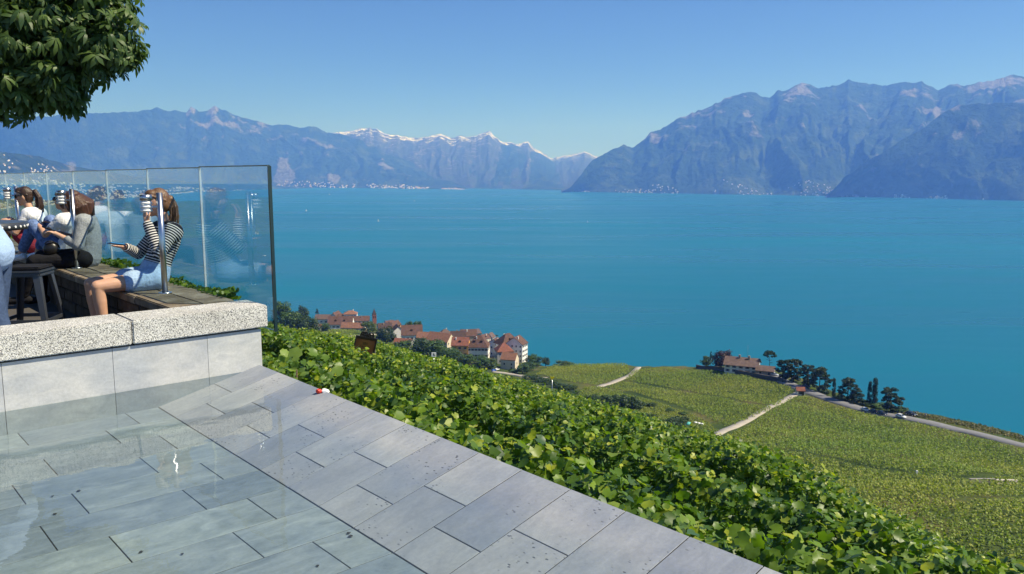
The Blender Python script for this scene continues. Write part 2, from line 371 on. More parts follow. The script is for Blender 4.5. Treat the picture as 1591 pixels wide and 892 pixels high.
# ================================================================== TERRACE POOL
def uv_root(name, u, v, z, label=None, cat=None, group=None):
    return empty(name, uvz(u, v, z), UV_ANG, label, cat, group)
def slate_mat(name, lo, hi, rough, pits=True, axis=0):
    b = N(name); ob = b.n('ObjectInfo'); v0 = b.n('TexCoord').outputs['Object']
    off = b.n('VectorMath', {0: v0, 1: ob.outputs['Location']}, operation='ADD').outputs[0]
    st = b.n('Mapping', {'Vector': off, 'Scale': (2.6, 6.5, 6.0), 'Rotation': (0, 0, 0.35)}).outputs[0]
    streak = b.noise(st, 1.5, 8, 0.68, dist=1.2); big = b.noise(off, 2.3, 4, 0.55); fine = b.noise(off, 55.0, 4, 0.7)
    c = b.ramp(streak, [(0.25, lo), (0.75, hi)])
    c = b.mix(1.0, c, b.ramp(big, [(0.3, (0.80, 0.84, 0.90)), (0.7, (1.12, 1.10, 1.06))]), 'MULTIPLY')
    c = b.mix(1.0, c, b.ramp(fine, [(0.3, (0.90, 0.90, 0.90)), (0.7, (1.08, 1.08, 1.08))]), 'MULTIPLY')
    c = b.mix(1.0, c, b.ramp(ob.outputs['Random'], [(0.0, (0.80, 0.84, 0.90)), (0.5, (1.0, 1.0, 1.0)), (1.0, (1.12, 1.12, 1.08))]), 'MULTIPLY')
    h = b.math('ADD', streak, b.math('MULTIPLY', fine, 0.25))
    if pits:   # the cleft surface has small dark chips in patches
        vo = b.n('TexVoronoi', {'Vector': b.n('Mapping', {'Vector': off, 'Scale': (1.0, 0.55, 1.0), 'Rotation': (0, 0, 0.5)}).outputs[0], 'Scale': 46.0, 'Randomness': 1.0}, feature='F1')
        chip = b.ramp(b.math('ADD', vo.outputs['Distance'], b.math('MULTIPLY', fine, 0.28)), [(0.30, 1.0), (0.36, 0.0)])
        patch = b.ramp(b.noise(off, 3.1, 3, 0.5), [(0.50, 0.0), (0.60, 1.0)])
        pm = b.math('MULTIPLY', chip, patch); c = b.mix(b.math('MULTIPLY', pm, 0.8), c, (0.045, 0.05, 0.06))
        h = b.math('SUBTRACT', h, pm)
    return b.done(b.bsdf(c, b.ramp(big, [(0.3, rough - 0.08), (0.7, rough + 0.12)]), normal=b.bump(h, 0.35, 0.006), spec=0.4))
M_SLATE = slate_mat('grey_slate', (0.235, 0.250, 0.282), (0.322, 0.338, 0.372), 0.55)
M_SLATE_POOL = slate_mat('green_grey_pool_slate', (0.128, 0.162, 0.190), (0.275, 0.322, 0.352), 0.5, pits=False)
M_SLATE_WALL = slate_mat('pale_wall_slate', (0.36, 0.37, 0.39), (0.52, 0.52, 0.52), 0.6, pits=False)
M_GROUT = simple_mat('dark_grout', (0.030, 0.033, 0.037), 0.9)
POOL_Z, FOLD_U, EDGE_U = -0.187, 1.83, 2.60
SLOPE = -POOL_Z / (EDGE_U - FOLD_U); SL_ANG = math.atan(SLOPE)
terrace = mesh_obj('terrace', [uvz(-3.2, -1.0, POOL_Z - 0.0025), uvz(FOLD_U, -1.0, POOL_Z - 0.0025), uvz(EDGE_U - 0.01, -1.0, -0.0045), uvz(EDGE_U - 0.01, -1.0, -1.6), uvz(-3.2, -1.0, -1.6),
                               uvz(-3.2, 5.9, POOL_Z - 0.0025), uvz(FOLD_U, 5.9, POOL_Z - 0.0025), uvz(EDGE_U - 0.01, 5.9, -0.0045), uvz(EDGE_U - 0.01, 5.9, -1.6), uvz(-3.2, 5.9, -1.6)],
                   [(0, 1, 6, 5), (1, 2, 7, 6), (2, 3, 8, 7), (3, 4, 9, 8), (4, 0, 5, 9), (4, 3, 2, 1, 0), (5, 6, 7, 8, 9)], M_GROUT)
set_props(terrace, kind='structure')
rng = random.Random(3)
_tile_cache = {}
def tile_mesh(L, Wd, T, mat, key):
    k = (round(L, 3), round(Wd, 3), T, mat.name, key)
    if k not in _tile_cache:
        bm = bmesh.new(); bm_box(bm, (0, 0, -T / 2), (L, Wd, T))
        bmesh.ops.bevel(bm, geom=[e for e in bm.edges if all(v.co.z > -1e-6 for v in e.verts)], offset=0.0008, segments=1, affect='EDGES')
        me = bpy.data.meshes.new('slate_tile'); bm.to_mesh(me); bm.free(); me.materials.append(mat); _tile_cache[k] = me
    return _tile_cache[k]
STRIP, GAP = 0.3345, 0.0060
v0 = 5.835
for k in range(15):
    vc = v0 - STRIP * (k + 0.5); wd = STRIP - GAP
    # pool floor, joints staggered strip by strip
    j = 1.615 if k % 2 == 0 else 1.40
    cuts = [FOLD_U]
    while j > -1.3: cuts.append(j + rng.uniform(-0.012, 0.012)); j -= 0.655
    for a_, c_ in zip(cuts[:-1], cuts[1:]):
        L = a_ - c_ - GAP
        o = link('slate_tile', tile_mesh(L, wd, 0.03, M_SLATE_POOL, 0), terrace, uvz((a_ + c_) / 2, vc, POOL_Z + rng.uniform(-0.0004, 0.0008)))
        o.rotation_euler = (rng.uniform(-.002, .002), rng.uniform(-.001, .001), UV_ANG)
    # sloping border tiles rising to the dry edge
    jm = 2.238 if k % 2 == 0 else 2.052
    for a_, c_ in ((EDGE_U, jm), (jm, FOLD_U + 0.002)):
        um = (a_ + c_) / 2; L = (a_ - c_ - GAP) / math.cos(SL_ANG)
        o = link('slate_tile', tile_mesh(L, wd, 0.03, M_SLATE, 1), terrace, uvz(um, vc, POOL_Z + (um - FOLD_U) * SLOPE + rng.uniform(-0.0004, 0.0006)))
        o.rotation_euler = (Matrix.Rotation(UV_ANG, 3, 'Z') @ Matrix.Rotation(-SL_ANG, 3, 'Y') @ Matrix.Rotation(rng.uniform(-.003, .003), 3, 'X')).to_euler()
b = N('still_pool_water'); wv = b.coord('World')
rip = b.math('ADD', b.noise(wv, 2.2, 2, 0.5), b.math('MULTIPLY', b.noise(wv, 11.0, 3, 0.5), 0.10))
nm = b.bump(rip, 0.10, 0.05)
fr = b.n('Fresnel', {'IOR': 1.33, 'Normal': nm}).outputs[0]
gl = b.n('BsdfGlossy', {'Color': (1, 1, 1), 'Roughness': 0.012, 'Normal': nm}).outputs[0]
tr = b.n('BsdfTransparent', {'Color': (0.90, 0.955, 0.965)}).outputs[0]
sx = b.n('SeparateXYZ', {0: b.n('NewGeometry').outputs['Position']})
uco = b.math('ADD', b.math('MULTIPLY', sx.outputs[0], float(U2[0])), b.math('MULTIPLY', sx.outputs[1], float(U2[1])))
uco = b.math('ADD', uco, b.math('MULTIPLY', b.math('SUBTRACT', b.noise(wv, 6.0, 4), 0.5), 0.16))
film = b.n('MapRange', {'Value': uco, 'From Min': 2.12, 'From Max': 2.46, 'To Min': 1.0, 'To Max': 0.0}, interpolation_type='SMOOTHSTEP').outputs[0]   # the film thins out on the rising slate
tr = b.n('BsdfTransparent', {'Color': b.mix(film, (1.0, 1.0, 1.0), (0.90, 0.945, 0.965))}).outputs[0]
M_POOL = b.done(b.n('MixShader', {0: b.math('MULTIPLY', fr, film), 1: tr, 2: gl}).outputs[0])
pool = mesh_obj('pool_water', [uvz(-3.1, -0.9, -0.03), uvz(2.585, -0.9, -0.03), uvz(2.585, 5.819, -0.03), uvz(-3.1, 5.819, -0.03)], [(0, 1, 2, 3)], M_POOL)
set_props(pool, kind='structure')

# ================================================================== LOW WALL WITH GRANITE COPING
b = N('speckled_granite'); oc = b.coord('World')
g1 = b.n('TexVoronoi', {'Vector': oc, 'Scale': 230.0, 'Randomness': 1.0}, feature='F1').outputs['Color']
g1v = b.n('SeparateColor', {'Color': g1}).outputs['Red']
gc = b.ramp(g1v, [(0.0, (0.07, 0.07, 0.075)), (0.24, (0.15, 0.15, 0.155)), (0.32, (0.42, 0.42, 0.41)), (0.7, (0.62, 0.61, 0.59)), (1.0, (0.78, 0.77, 0.75))])
gc = b.mix(1.0, gc, b.ramp(b.noise(oc, 3.0, 5), [(0.3, (0.84, 0.83, 0.80)), (0.7, (1.08, 1.08, 1.06))]), 'MULTIPLY')
M_GRANITE = b.done(b.bsdf(gc, 0.75, normal=b.bump(b.noise(oc, 90.0, 3), 0.5, 0.004), spec=0.3))
lw = uv_root('low_wall', 1.0, 5.98, -0.25, 'low slate-faced wall with thick speckled granite coping beside the pool', 'wall')
def lw_box(name, u0, u1, va, vb, za, zb, mat, bevel=0.0, parent=lw):
    return box_obj(name, ((u0 + u1) / 2 - 1.0, (va + vb) / 2 - 5.98, (za + zb) / 2 + 0.25), (u1 - u0, vb - va, zb - za), mat, parent, bevel=bevel)
lw_box('core', -3.0, 2.600, 5.848, 6.14, -1.6, 0.283, M_GROUT)
fc = [2.622, 2.205, 1.555, 0.905, 0.255, -0.395, -1.045, -1.7]
for a_, c_ in zip(fc[:-1], fc[1:]): lw_box('facing_tile', c_ + 0.0015, a_ - 0.0015, 5.82, 5.846, -0.20, 0.278, M_SLATE_WALL)
for a_, c_ in zip(fc[:-1], fc[1:]): lw_box('plinth_tile', c_ + 0.0015, a_ - 0.0015, 5.8165, 5.8195, -0.198, -0.034, M_SLATE_POOL)
lw_box('end_tile', 2.6015, 2.620, 5.849, 6.14, -1.5, 0.278, M_SLATE_WALL)
for a_, c_ in zip([2.672, 1.683, 0.69, -0.31, -1.3], [1.683, 0.69, -0.31, -1.3, -2.3]):
    lw_box('coping_stone', c_ + 0.0035, a_ - 0.0035, 5.792, 6.165, 0.292 + rng.uniform(0, .002), 0.462 + rng.uniform(-.002, .002), M_GRANITE, 0.008)

# ================================================================== PATIO FLOOR AND STONE BENCH
b = N('weathered_brown_stone'); oc = b.coord('World'); rnd = b.n('ObjectInfo').outputs['Random']
sc1 = b.ramp(b.noise(oc, 5.0, 7, 0.65), [(0.28, (0.085, 0.066, 0.046)), (0.5, (0.20, 0.165, 0.12)), (0.72, (0.34, 0.30, 0.235))])
sc1 = b.mix(1.0, sc1, b.ramp(rnd, [(0, (0.8, 0.78, 0.75)), (1, (1.15, 1.12, 1.1))]), 'MULTIPLY')
M_STONE = b.done(b.bsdf(sc1, 0.92, normal=b.bump(b.noise(oc, 28.0, 6, 0.7), 0.7, 0.015), spec=0.2))
b = N('shade_darkened_brown_stone'); oc = b.coord('World'); rnd = b.n('ObjectInfo').outputs['Random']  # brown face stone, darkened so its colour carries the inner side's shade
M_STONE_SHADED = b.done(b.bsdf(b.mix(1.0, b.ramp(b.noise(oc, 6.0, 7, 0.65), [(0.28, (0.035, 0.026, 0.019)), (0.72, (0.13, 0.10, 0.075))]), b.ramp(rnd, [(0, (0.75, 0.74, 0.72)), (1, (1.2, 1.15, 1.1))]), 'MULTIPLY'), 0.95, normal=b.bump(b.noise(oc, 28.0, 6, 0.7), 0.7, 0.015), spec=0.15))
M_PATIO = simple_mat('patio_paving', (0.07, 0.062, 0.056), 0.9, bump=0.4, scale=2.0)
patio = mesh_obj('patio', [uvz(-6, 6.142, 0.0), uvz(2.55, 6.142, 0.0), uvz(2.55, 19, 0.0), uvz(-6, 19, 0.0), uvz(-6, 6.142, -1.7), uvz(2.55, 6.142, -1.7), uvz(2.55, 19, -1.7), uvz(-6, 19, -1.7)],
                 [(0, 1, 2, 3), (1, 5, 6, 2), (2, 6, 7, 3), (3, 7, 4, 0), (0, 4, 5, 1)], M_PATIO)
set_props(patio, kind='structure')
BENCH_Z, BI, BO = 0.436, 2.13, 2.655
bench = uv_root('stone_bench', 2.39, 6.17, 0.0, 'weathered brown stone bench running along the glass balustrade', 'bench')
vv_ = 6.172; k = 0
while vv_ < 16.6:
    L = rng.uniform(0.85, 1.15)
    for ua, ub in ((BI - 0.02, 2.385), (2.391, BO)):
        z_ = BENCH_Z + rng.uniform(-.004, .004)
        box_obj('bench_slab', ((ua + ub) / 2 - 2.39, vv_ + L / 2 - 6.17 + (0.2 if ua > 2.3 else 0), z_ - 0.035), (ub - ua, L - 0.008, 0.07), M_STONE, bench, bevel=0.008)
    vv_ += L
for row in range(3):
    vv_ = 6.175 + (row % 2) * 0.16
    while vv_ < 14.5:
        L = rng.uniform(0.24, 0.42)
        box_obj('stone', (BI + 0.05 - 2.39 + rng.uniform(-.006, .006), vv_ + L / 2 - 6.17, 0.06 + row * 0.121), (0.10, L - 0.010, 0.112), M_STONE_SHADED, bench, bevel=0.008)
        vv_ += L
box_obj('core', (2.41 - 2.39, 5.2, -0.62), (0.46, 10.4, 1.96), M_STONE, bench)

# ================================================================== GLASS BALUSTRADE
b = N('clear_balustrade_glass')
ior_ = b.n('Mix', {0: b.n('NewGeometry').outputs['Backfacing'], 2: 1.5, 3: 1 / 1.5}).outputs[0]
fr = b.n('Fresnel', {'IOR': ior_}).outputs[0]
gl = b.n('BsdfGlossy', {'Color': (0.95, 0.98, 1.0), 'Roughness': 0.004}).outputs[0]
tr = b.n('BsdfTransparent', {'Color': (0.81, 0.895, 0.93)}).outputs[0]
M_GLASS = b.done(b.n('MixShader', {0: fr, 1: tr, 2: gl}).outputs[0])
b = N('polished_glass_edge'); M_GEDGE = b.done(b.bsdf((0.012, 0.03, 0.035), 0.12, spec=0.6))
M_JOINT_GLINT = simple_mat('painted_joint_glint', (0.62, 0.66, 0.68), 0.3, 0.3)  # pale colour stands in for sun caught on the glass edges at joints
M_STEEL = None
b = N('brushed_steel'); M_STEEL = b.done(b.bsdf(b.ramp(b.noise(b.coord('Object', scale=(40, 40, 2)), 3.0), [(0.3, (0.50, 0.51, 0.53)), (0.7, (0.66, 0.67, 0.69))]), 0.28, 1.0))
bal = uv_root('glass_balustrade', 2.76, 5.86, 0.26, 'tall clear glass balustrade with dark polished edges behind the bench', 'balustrade')
def glass_panel(v_a, v_b, zt_a, zt_b):
    t = 0.0085; y0, y1 = v_a - 5.86 + 0.006, v_b - 5.86 - 0.006; zb = -0.02
    vs = [(-t, y0, zb), (t, y0, zb), (t, y1, zb), (-t, y1, zb), (-t, y0, zt_a - 0.26), (t, y0, zt_a - 0.26), (t, y1, zt_b - 0.26), (-t, y1, zt_b - 0.26)]
    fs = [(0, 3, 2, 1), (4, 5, 6, 7), (0, 1, 5, 4), (2, 3, 7, 6), (1, 2, 6, 5), (3, 0, 4, 7)]
    return mesh_obj('glass_panel', vs, fs, [M_GLASS, M_GEDGE, M_JOINT_GLINT], bal, fmat=[1, 1, 2, 2, 0, 0])
gvs = [5.86, 7.25, 8.66, 10.07, 11.53, 12.95, 14.38, 15.85, 17.3]
for i, (a_, c_) in enumerate(zip(gvs[:-1], gvs[1:])):
    glass_panel(a_, c_, 1.522 - (a_ - 5.86) * 0.0055, 1.522 - (c_ - 5.86) * 0.0055)
    box_obj('top_edge', (0, (a_ + c_) / 2 - 5.86, 1.262 - ((a_ + c_) / 2 - 5.86) * 0.0055 + 0.004), (0.020, c_ - a_ - 0.012, 0.010), M_GEDGE, bal)
    if i: box_obj('joint_glint', (0, a_ - 5.86, 0.61), (0.012, 0.010, 1.24), M_JOINT_GLINT, bal)  # added strip drawing the bright glint along the joint
box_obj('end_edge', (-0.001, -0.006, 0.617), (0.024, 0.018, 1.285), M_GEDGE, bal)
for v_ in gvs[:-1]:
    for dv in (0.3, 1.1):
        cyl_obj('clamp', (-0.12, v_ - 5.86 + dv, 0.06), (0.02, v_ - 5.86 + dv, 0.06), 0.025, M_STEEL, bal)

# ================================================================== LAMP POSTS ON THE BENCH
M_LWHITE = simple_mat('white_lamp_enamel', (0.80, 0.80, 0.78), 0.35, var=0.03)
def lamp_post(u, v, label):
    r_ = uv_root('lamp_post', u, v, BENCH_Z, label, 'lamp', 'lamp posts standing on the bench')
    cyl_obj('pole', (0, 0, 0), (0, 0, 0.865), 0.0245, M_STEEL, r_, seg=24)
    cyl_obj('base_plate', (0, 0, 0.0), (0, 0, 0.012), 0.055, M_STEEL, r_, seg=24)
    cyl_obj('bracket', (-0.02, 0.02, 0.745), (-0.07, 0.07, 0.745), 0.010, M_STEEL, r_)
    hx, hy = -0.085, 0.085
    ln = cyl_obj('lantern', (hx, hy, 0.70), (hx, hy, 0.80), 0.041, M_LWHITE, r_, seg=24)
    for q in range(3): cyl_obj('louvre_ring', (hx, hy, 0.708 + q * 0.032), (hx, hy, 0.722 + q * 0.032), 0.051, M_LWHITE, ln, r1=0.047, seg=24)
    cyl_obj('cap', (hx, hy, 0.80), (hx, hy, 0.848), 0.048, M_STEEL, ln, seg=24)
    return r_
lamp_post(2.36, 7.13, 'steel lamp post with white louvred lantern in front of the striped shirt')
lamp_post(2.30, 9.72, 'steel lamp post with white louvred lantern in front of the grey sweater')
lamp_post(2.26, 12.35, 'steel lamp post with white louvred lantern farthest left on the bench')

# ================================================================== VINES ON THE NEAR SLOPE
M_VINE = leaf_mat('vine_leaf', 0.34, 0.42)
def leaf_template(kind):
    if kind == 'lobed':     # five-lobed vine leaf, folded a little along the midrib
        ang = np.radians([-90, -62, -30, -5, 22, 48, 72, 90, 108, 132, 158, 185, 210, 242])
        rad = np.array([0.16, 0.46, 0.43, 0.50, 0.43, 0.52, 0.46, 0.58, 0.46, 0.52, 0.43, 0.50, 0.43, 0.46])
        p = np.stack([np.cos(ang) * rad, np.sin(ang) * rad, np.zeros(14)], 1)
        p[:, 2] = 0.22 * np.abs(p[:, 0]) - 0.18 * (p[:, 1] ** 2) + 0.03 * np.sin(ang * 5)
        v = np.vstack([[[0, 0, 0]], p]); f = np.array([(0, 1 + i, 1 + (i + 1) % 14) for i in range(14)])
    elif kind == 'five':
        ang = np.radians([-90, -25, 25, 90, 155, 205]); rad = np.array([0.25, 0.5, 0.45, 0.55, 0.45, 0.5])
        p = np.stack([np.cos(ang) * rad, np.sin(ang) * rad, np.zeros(6)], 1); p[:, 2] = 0.22 * np.abs(p[:, 0])
        v = p; f = np.array([(0, 1, 3), (1, 2, 3), (0, 3, 5), (3, 4, 5)])
    elif kind == 'palm':    # horse-chestnut style: drooping leaflets
        v = [[0, 0, 0]]; f = []
        for k in range(5):
            a = math.radians(90 + (k - 2) * 42); L = (0.62, 0.85, 1.0, 0.85, 0.62)[k]
            c, s = math.cos(a), math.sin(a); n0 = len(v)
            for t, wd, dz in ((0.45, 0.11, -0.05), (0.75, 0.16, -0.16)):
                v.append([c * L * t - s * wd, s * L * t + c * wd, dz + 0.02]); v.append([c * L * t + s * wd, s * L * t - c * wd, dz + 0.02])
            v.append([c * L, s * L, -0.32])
            f += [(0, n0 + 1, n0), (n0, n0 + 1, n0 + 3), (n0, n0 + 3, n0 + 2), (n0 + 2, n0 + 3, n0 + 4)]
        v = np.array(v); f = np.array(f)
    else:                   # plain rhomb
        v = np.array([[0, -0.5, 0], [0.33, 0, 0.06], [0, 0.5, -0.05], [-0.33, 0, 0.06]]); f = np.array([(0, 1, 2), (0, 2, 3)])
    return v, f
def rand_frames(rs, n, nrm, spread):
    """n rotation matrices whose local z is near nrm"""
    z = nrm + rs.normal(0, spread, (n, 3)); z /= np.linalg.norm(z, axis=1, keepdims=True)
    a = rs.normal(0, 1, (n, 3)); a[:, 2] -= 0.6
    y = a - (a * z).sum(1, keepdims=True) * z; y /= np.linalg.norm(y, axis=1, keepdims=True) + 1e-9
    x = np.cross(y, z); return np.stack([x, y, z], 2)
def leaves_mesh(name, pos, nrm, size, tint, kind, rs, mat, spread=0.55):
    tv, tf = leaf_template(kind); n = len(pos)
    Rm = rand_frames(rs, n, nrm, spread)
    P = np.einsum('nij,kj->nki', Rm, tv) * size[:, None, None] + pos[:, None, :]
    Fc = (tf[None] + (np.arange(n) * len(tv))[:, None, None]).reshape(-1, 3)
    return raw_mesh(name, P.reshape(-1, 3), Fc, mat, fcol=np.repeat(tint, len(tf), 0))
def leaf_tints(rs, n, young=None):
    a = np.array([0.036, 0.082, 0.014]); b_ = np.array([0.102, 0.188, 0.022]); c = np.array([0.235, 0.285, 0.034]); d = np.array([0.050, 0.105, 0.042])
    t = rs.random(n)[:, None]; col = a * (1 - t) + b_ * t
    y = (rs.random(n) < (0.22 if young is None else young))[:, None]; col = np.where(y, b_ * (1 - t) + c * t, col)
    g = (rs.random(n) < 0.10)[:, None]; col = np.where(g, d * (0.7 + 0.6 * t), col)
    return col
def vine_points(rs, n, u0, va, vb, wid, hgt):
    """random points over the shell of a hedge-like vine row: returns world pos, outward normal, relative height"""
    v = rs.uniform(va, vb, n); th = rs.uniform(-0.15, math.pi + 0.15, n)
    lump = 0.62 + 0.75 * fbm(v * 1.15 + u0 * 7, v * 0 + u0, 3, 21) ; hl = 0.74 + 0.52 * fbm(v * 1.2 + u0 * 3, v * 0 + 4 + u0, 3, 33)
    depth = 1 - np.abs(rs.normal(0, 0.16, n))
    cu = np.cos(th); sz = np.maximum(np.sin(th), -0.35)
    du = np.sign(cu) * np.abs(cu) ** 0.6 * wid * lump * depth
    base = 0.45; dz = base + (np.sign(sz) * np.abs(sz) ** 0.55) * (hgt - base) * hl * depth + rs.normal(0, 0.03, n)
    side = rs.random(n) < 0.28          # lower skirt
    dz = np.where(side, rs.uniform(0.12, base + 0.15, n), dz); du = np.where(side, np.sign(cu) * wid * lump * rs.uniform(0.6, 0.95, n), du)
    u = u0 + du + 0.05 * np.sin(v * 1.7 + u0)
    x = u * U2[0] + v * V2[0]; y = u * U2[1] + v * V2[1]; z = hz(x, y) + dz
    nu = du / wid * 0.9; nz = np.where(side, 0.25, 0.35 + 0.9 * np.maximum(sz, 0))
    nr = np.stack([nu * U2[0], nu * U2[1], nz], 1); nr += 0.15 * np.array(SUN_DIR)
    nr /= np.linalg.norm(nr, axis=1, keepdims=True)
    return np.stack([x, y, z], 1), nr, (dz / hgt)
ROW_U = [3.38, 5.30, 7.25, 9.15, 10.95, 12.60, 13.95, 15.1, 16.5, 17.9, 19.35, 20.95, 22.55, 24.15, 25.75, 27.35, 28.95, 30.55]
ORD = ['first', 'second', 'third', 'fourth', 'fifth', 'sixth', 'seventh', 'eighth', 'ninth', 'tenth', 'eleventh', 'twelfth', 'thirteenth', 'fourteenth', 'fifteenth', 'sixteenth', 'seventeenth', 'eighteenth']
M_BARK = simple_mat('vine_bark', (0.09, 0.065, 0.045), 0.95, bump=0.5, scale=12)
leaf_lib = []
for k in range(6):
    tv, tf = leaf_template('lobed'); rs0 = np.random.default_rng(40 + k)
    tv = tv * np.array([1, 1, 1 + 0.8 * (k - 2.5) / 3]); 
    leaf_lib.append(raw_mesh('vine_leaf', tv, tf, M_VINE, fcol=np.repeat(leaf_tints(rs0, 1, 0.35 if k % 2 else 0.0), len(tf), 0)))
for i, u0 in enumerate(ROW_U):
    rs = np.random.default_rng(100 + i)
    va, vb = 0.18 * u0 - 1.2, 2.25 * u0 + 2.5
    L = vb - va
    lbl = f'{ORD[i]} row of leafy green grapevines counting downhill from the slate terrace edge'
    x, y, z = uvz(u0, (va + vb) / 2); root = empty('vine_row', (x, y, hz1(x, y)), 0, lbl, 'vine row', 'vine rows below the terrace')
    wid, hgt = (0.32, 1.40) if i else (0.36, 1.38)
    if i < 3: per, size, kind = (1700, 0.068, 'lobed')
    elif i < 6: per, size, kind = (1150, 0.078, 'five')
    else: per, size, kind = (720, 0.095, 'rhomb')
    n = int(per * L); pos, nr, rel = vine_points(rs, n, u0, va, vb, wid, hgt)
    sz = size * rs.uniform(0.6, 1.3, n)
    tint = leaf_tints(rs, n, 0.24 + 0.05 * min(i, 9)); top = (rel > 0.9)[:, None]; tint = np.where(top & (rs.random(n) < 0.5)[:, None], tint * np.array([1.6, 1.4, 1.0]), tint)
    if i < 3:
        # the leaves nearest the viewer become parts of their own
        d = np.linalg.norm(pos - np.array([0, 0, EYE]), axis=1); facing = (nr * (np.array([0, 0, EYE]) - pos)).sum(1) / d
        score = d - 1.5 * facing * (rel > 0.5) + 100 * (facing < 0.1) + 100 * (pos[:, 1] < 2.0)
        pick = np.argsort(score)[:290]; keep = np.ones(n, bool); keep[pick] = False
        fr = rand_frames(rs, 290, nr[pick], 0.5)
        for q, j in enumerate(pick):
            o = link('vine_leaf', leaf_lib[q % 6], root); s_ = float(sz[j]) * 1.05
            o.matrix_world = Matrix.Translation(Vector(pos[j]) - root.location) @ Matrix([list(fr[q][r]) for r in range(3)]).to_4x4() @ Matrix.Scale(s_, 4)
        pos, nr, sz, tint = pos[keep], nr[keep], sz[keep], tint[keep]
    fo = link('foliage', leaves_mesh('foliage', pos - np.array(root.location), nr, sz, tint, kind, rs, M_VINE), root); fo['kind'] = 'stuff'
    # shoots standing out of the top
    if i < 9:
        ns = int(L * 3); sp, _, _ = vine_points(rs, ns, u0, va, vb, wid * 0.6, hgt); pp = []; 
        for q in range(5):
            pp.append(sp + np.array([0, 0, 1.0]) * (0.05 * q) + rs.normal(0, 0.02, (ns, 3)))
        pp = np.concatenate(pp); m_ = len(pp)
        so = link('shoots', leaves_mesh('shoots', pp - np.array(root.location), np.tile(np.array(SUN_DIR), (m_, 1)), rs.uniform(0.03, 0.075, m_), leaf_tints(rs, m_, 0.9), 'five', rs, M_VINE, 0.8), root); so['kind'] = 'stuff'
    if i < 5:
        vv_ = va + 0.5
        while vv_ < vb:
            x, y, _ = uvz(u0, vv_); zg = hz1(x, y); p0 = Vector((x, y, zg - 0.05)) - root.location
            cyl_obj('vine_stem', p0, p0 + Vector((0.05, 0.02, 0.75)), 0.028, M_BARK, root, r1=0.018, seg=7); vv_ += 1.15
# low young growth along the terrace edge
rs = np.random.default_rng(77); n = 5200
v = rs.uniform(0.3, 6.6, n); u = 2.66 + np.abs(rs.normal(0, 0.13, n)); x = u * U2[0] + v * V2[0]; y = u * U2[1] + v * V2[1]
z = -0.30 + 0.26 * fbm(v * 2.2, v * 0, 3, 9) * rs.uniform(0.2, 1.6, n) - 0.25 * (u - 2.66)
pos = np.stack([x, y, z], 1); nr = np.tile(np.array([0.2, -0.2, 0.9]), (n, 1))
o = link('edge_creeper', leaves_mesh('edge_creeper', pos, nr, rs.uniform(0.03, 0.085, n), leaf_tints(rs, n, 0.75), 'five', rs, M_VINE, 0.6))
set_props(o, 'yellow-green creeper growing along the outer edge of the terrace', 'creeper', kind='stuff')
# ivy on the outer side of the bench, in front of the glass
rs = np.random.default_rng(78); n = 3000
v = rs.uniform(6.5, 16.5, n); u = rs.normal(2.70, 0.035, n); x = u * U2[0] + v * V2[0]; y = u * U2[1] + v * V2[1]
z = 0.40 + 0.14 * fbm(v * 1.6, v * 0, 3, 19) * rs.uniform(0, 1.3, n)
o = link('ivy', leaves_mesh('ivy', np.stack([x, y, z], 1), np.tile(np.array([-0.2, -0.4, 0.8]), (n, 1)), rs.uniform(0.03, 0.07, n), leaf_tints(rs, n, 0.4), 'five', rs, M_VINE, 0.6))
set_props(o, 'strip of green ivy between the bench and the glass', 'ivy', kind='stuff')

# big pale leaves of a vine shoot climbing at the wall corner
vs_ = uv_root('vine_shoot', 2.80, 5.62, -1.2, 'vine shoot with large pale leaves at the corner of the low wall', 'vine'); rs = np.random.default_rng(91)
big = [raw_mesh('leaf', leaf_template('lobed')[0], leaf_template('lobed')[1], M_VINE, fcol=np.repeat(np.array([c]), 14, 0)) for c in ((0.15, 0.23, 0.04), (0.19, 0.27, 0.05), (0.11, 0.19, 0.03))]
cyl_obj('stem', (0, 0, 0), (0.03, 0.05, 1.15), 0.012, M_BARK, vs_, r1=0.006, seg=8)
for q in range(16):
    p = Vector((rs.uniform(-0.05, 0.22), rs.uniform(-0.30, 0.28), 0.80 + rs.uniform(0, 0.52))); fr = rand_frames(rs, 1, np.array([[-0.35, -0.65, 0.75]]), 0.35)[0]
    o = link('leaf', big[q % 3], vs_); o.matrix_world = Matrix.Translation(p) @ Matrix([list(fr[r]) for r in range(3)]).to_4x4() @ Matrix.Scale(float(rs.uniform(0.07, 0.13)), 4)

# ================================================================== VALLEY: roads, fields, trees, houses
def drape(pts, step=4.0):
    P = [on_ground(x, y)[:2] for x, y in pts]; out = []
    for a_, c_ in zip(P[:-1], P[1:]):
        n = max(2, int(np.linalg.norm(c_ - a_) / step))
        for q in range(n): out.append(a_ + (c_ - a_) * q / n)
    out.append(P[-1]); out = np.array(out)
    for _ in range(6): out[1:-1] = (out[:-2] + 2 * out[1:-1] + out[2:]) / 4
    return out
def road(name, pts, width, mat, lift=0.35):
    c = drape(pts) if not isinstance(pts, np.ndarray) else pts
    t = np.gradient(c, axis=0); t /= np.linalg.norm(t, axis=1, keepdims=True); nrm = np.stack([-t[:, 1], t[:, 0]], 1)
    cols = []
    zc = hz(c[:, 0], c[:, 1]) + lift
    for s_, dz in ((-0.56, -1.2), (-0.5, 0.0), (0.0, 0.06), (0.5, 0.0), (0.56, -1.2)):
        q = c + nrm * width * s_; cols.append(np.column_stack([q, zc * 0.6 + (hz(q[:, 0], q[:, 1]) + lift) * 0.4 + dz]))
    v = np.stack(cols, 1); f = grid_faces(len(c), 5)
    o = mesh_obj(name, v.reshape(-1, 3), f, mat); 
    me = o.data
    if me.polygons[len(me.polygons) // 2].normal.z < 0: me.flip_normals()
    set_props(o, kind='structure'); return c
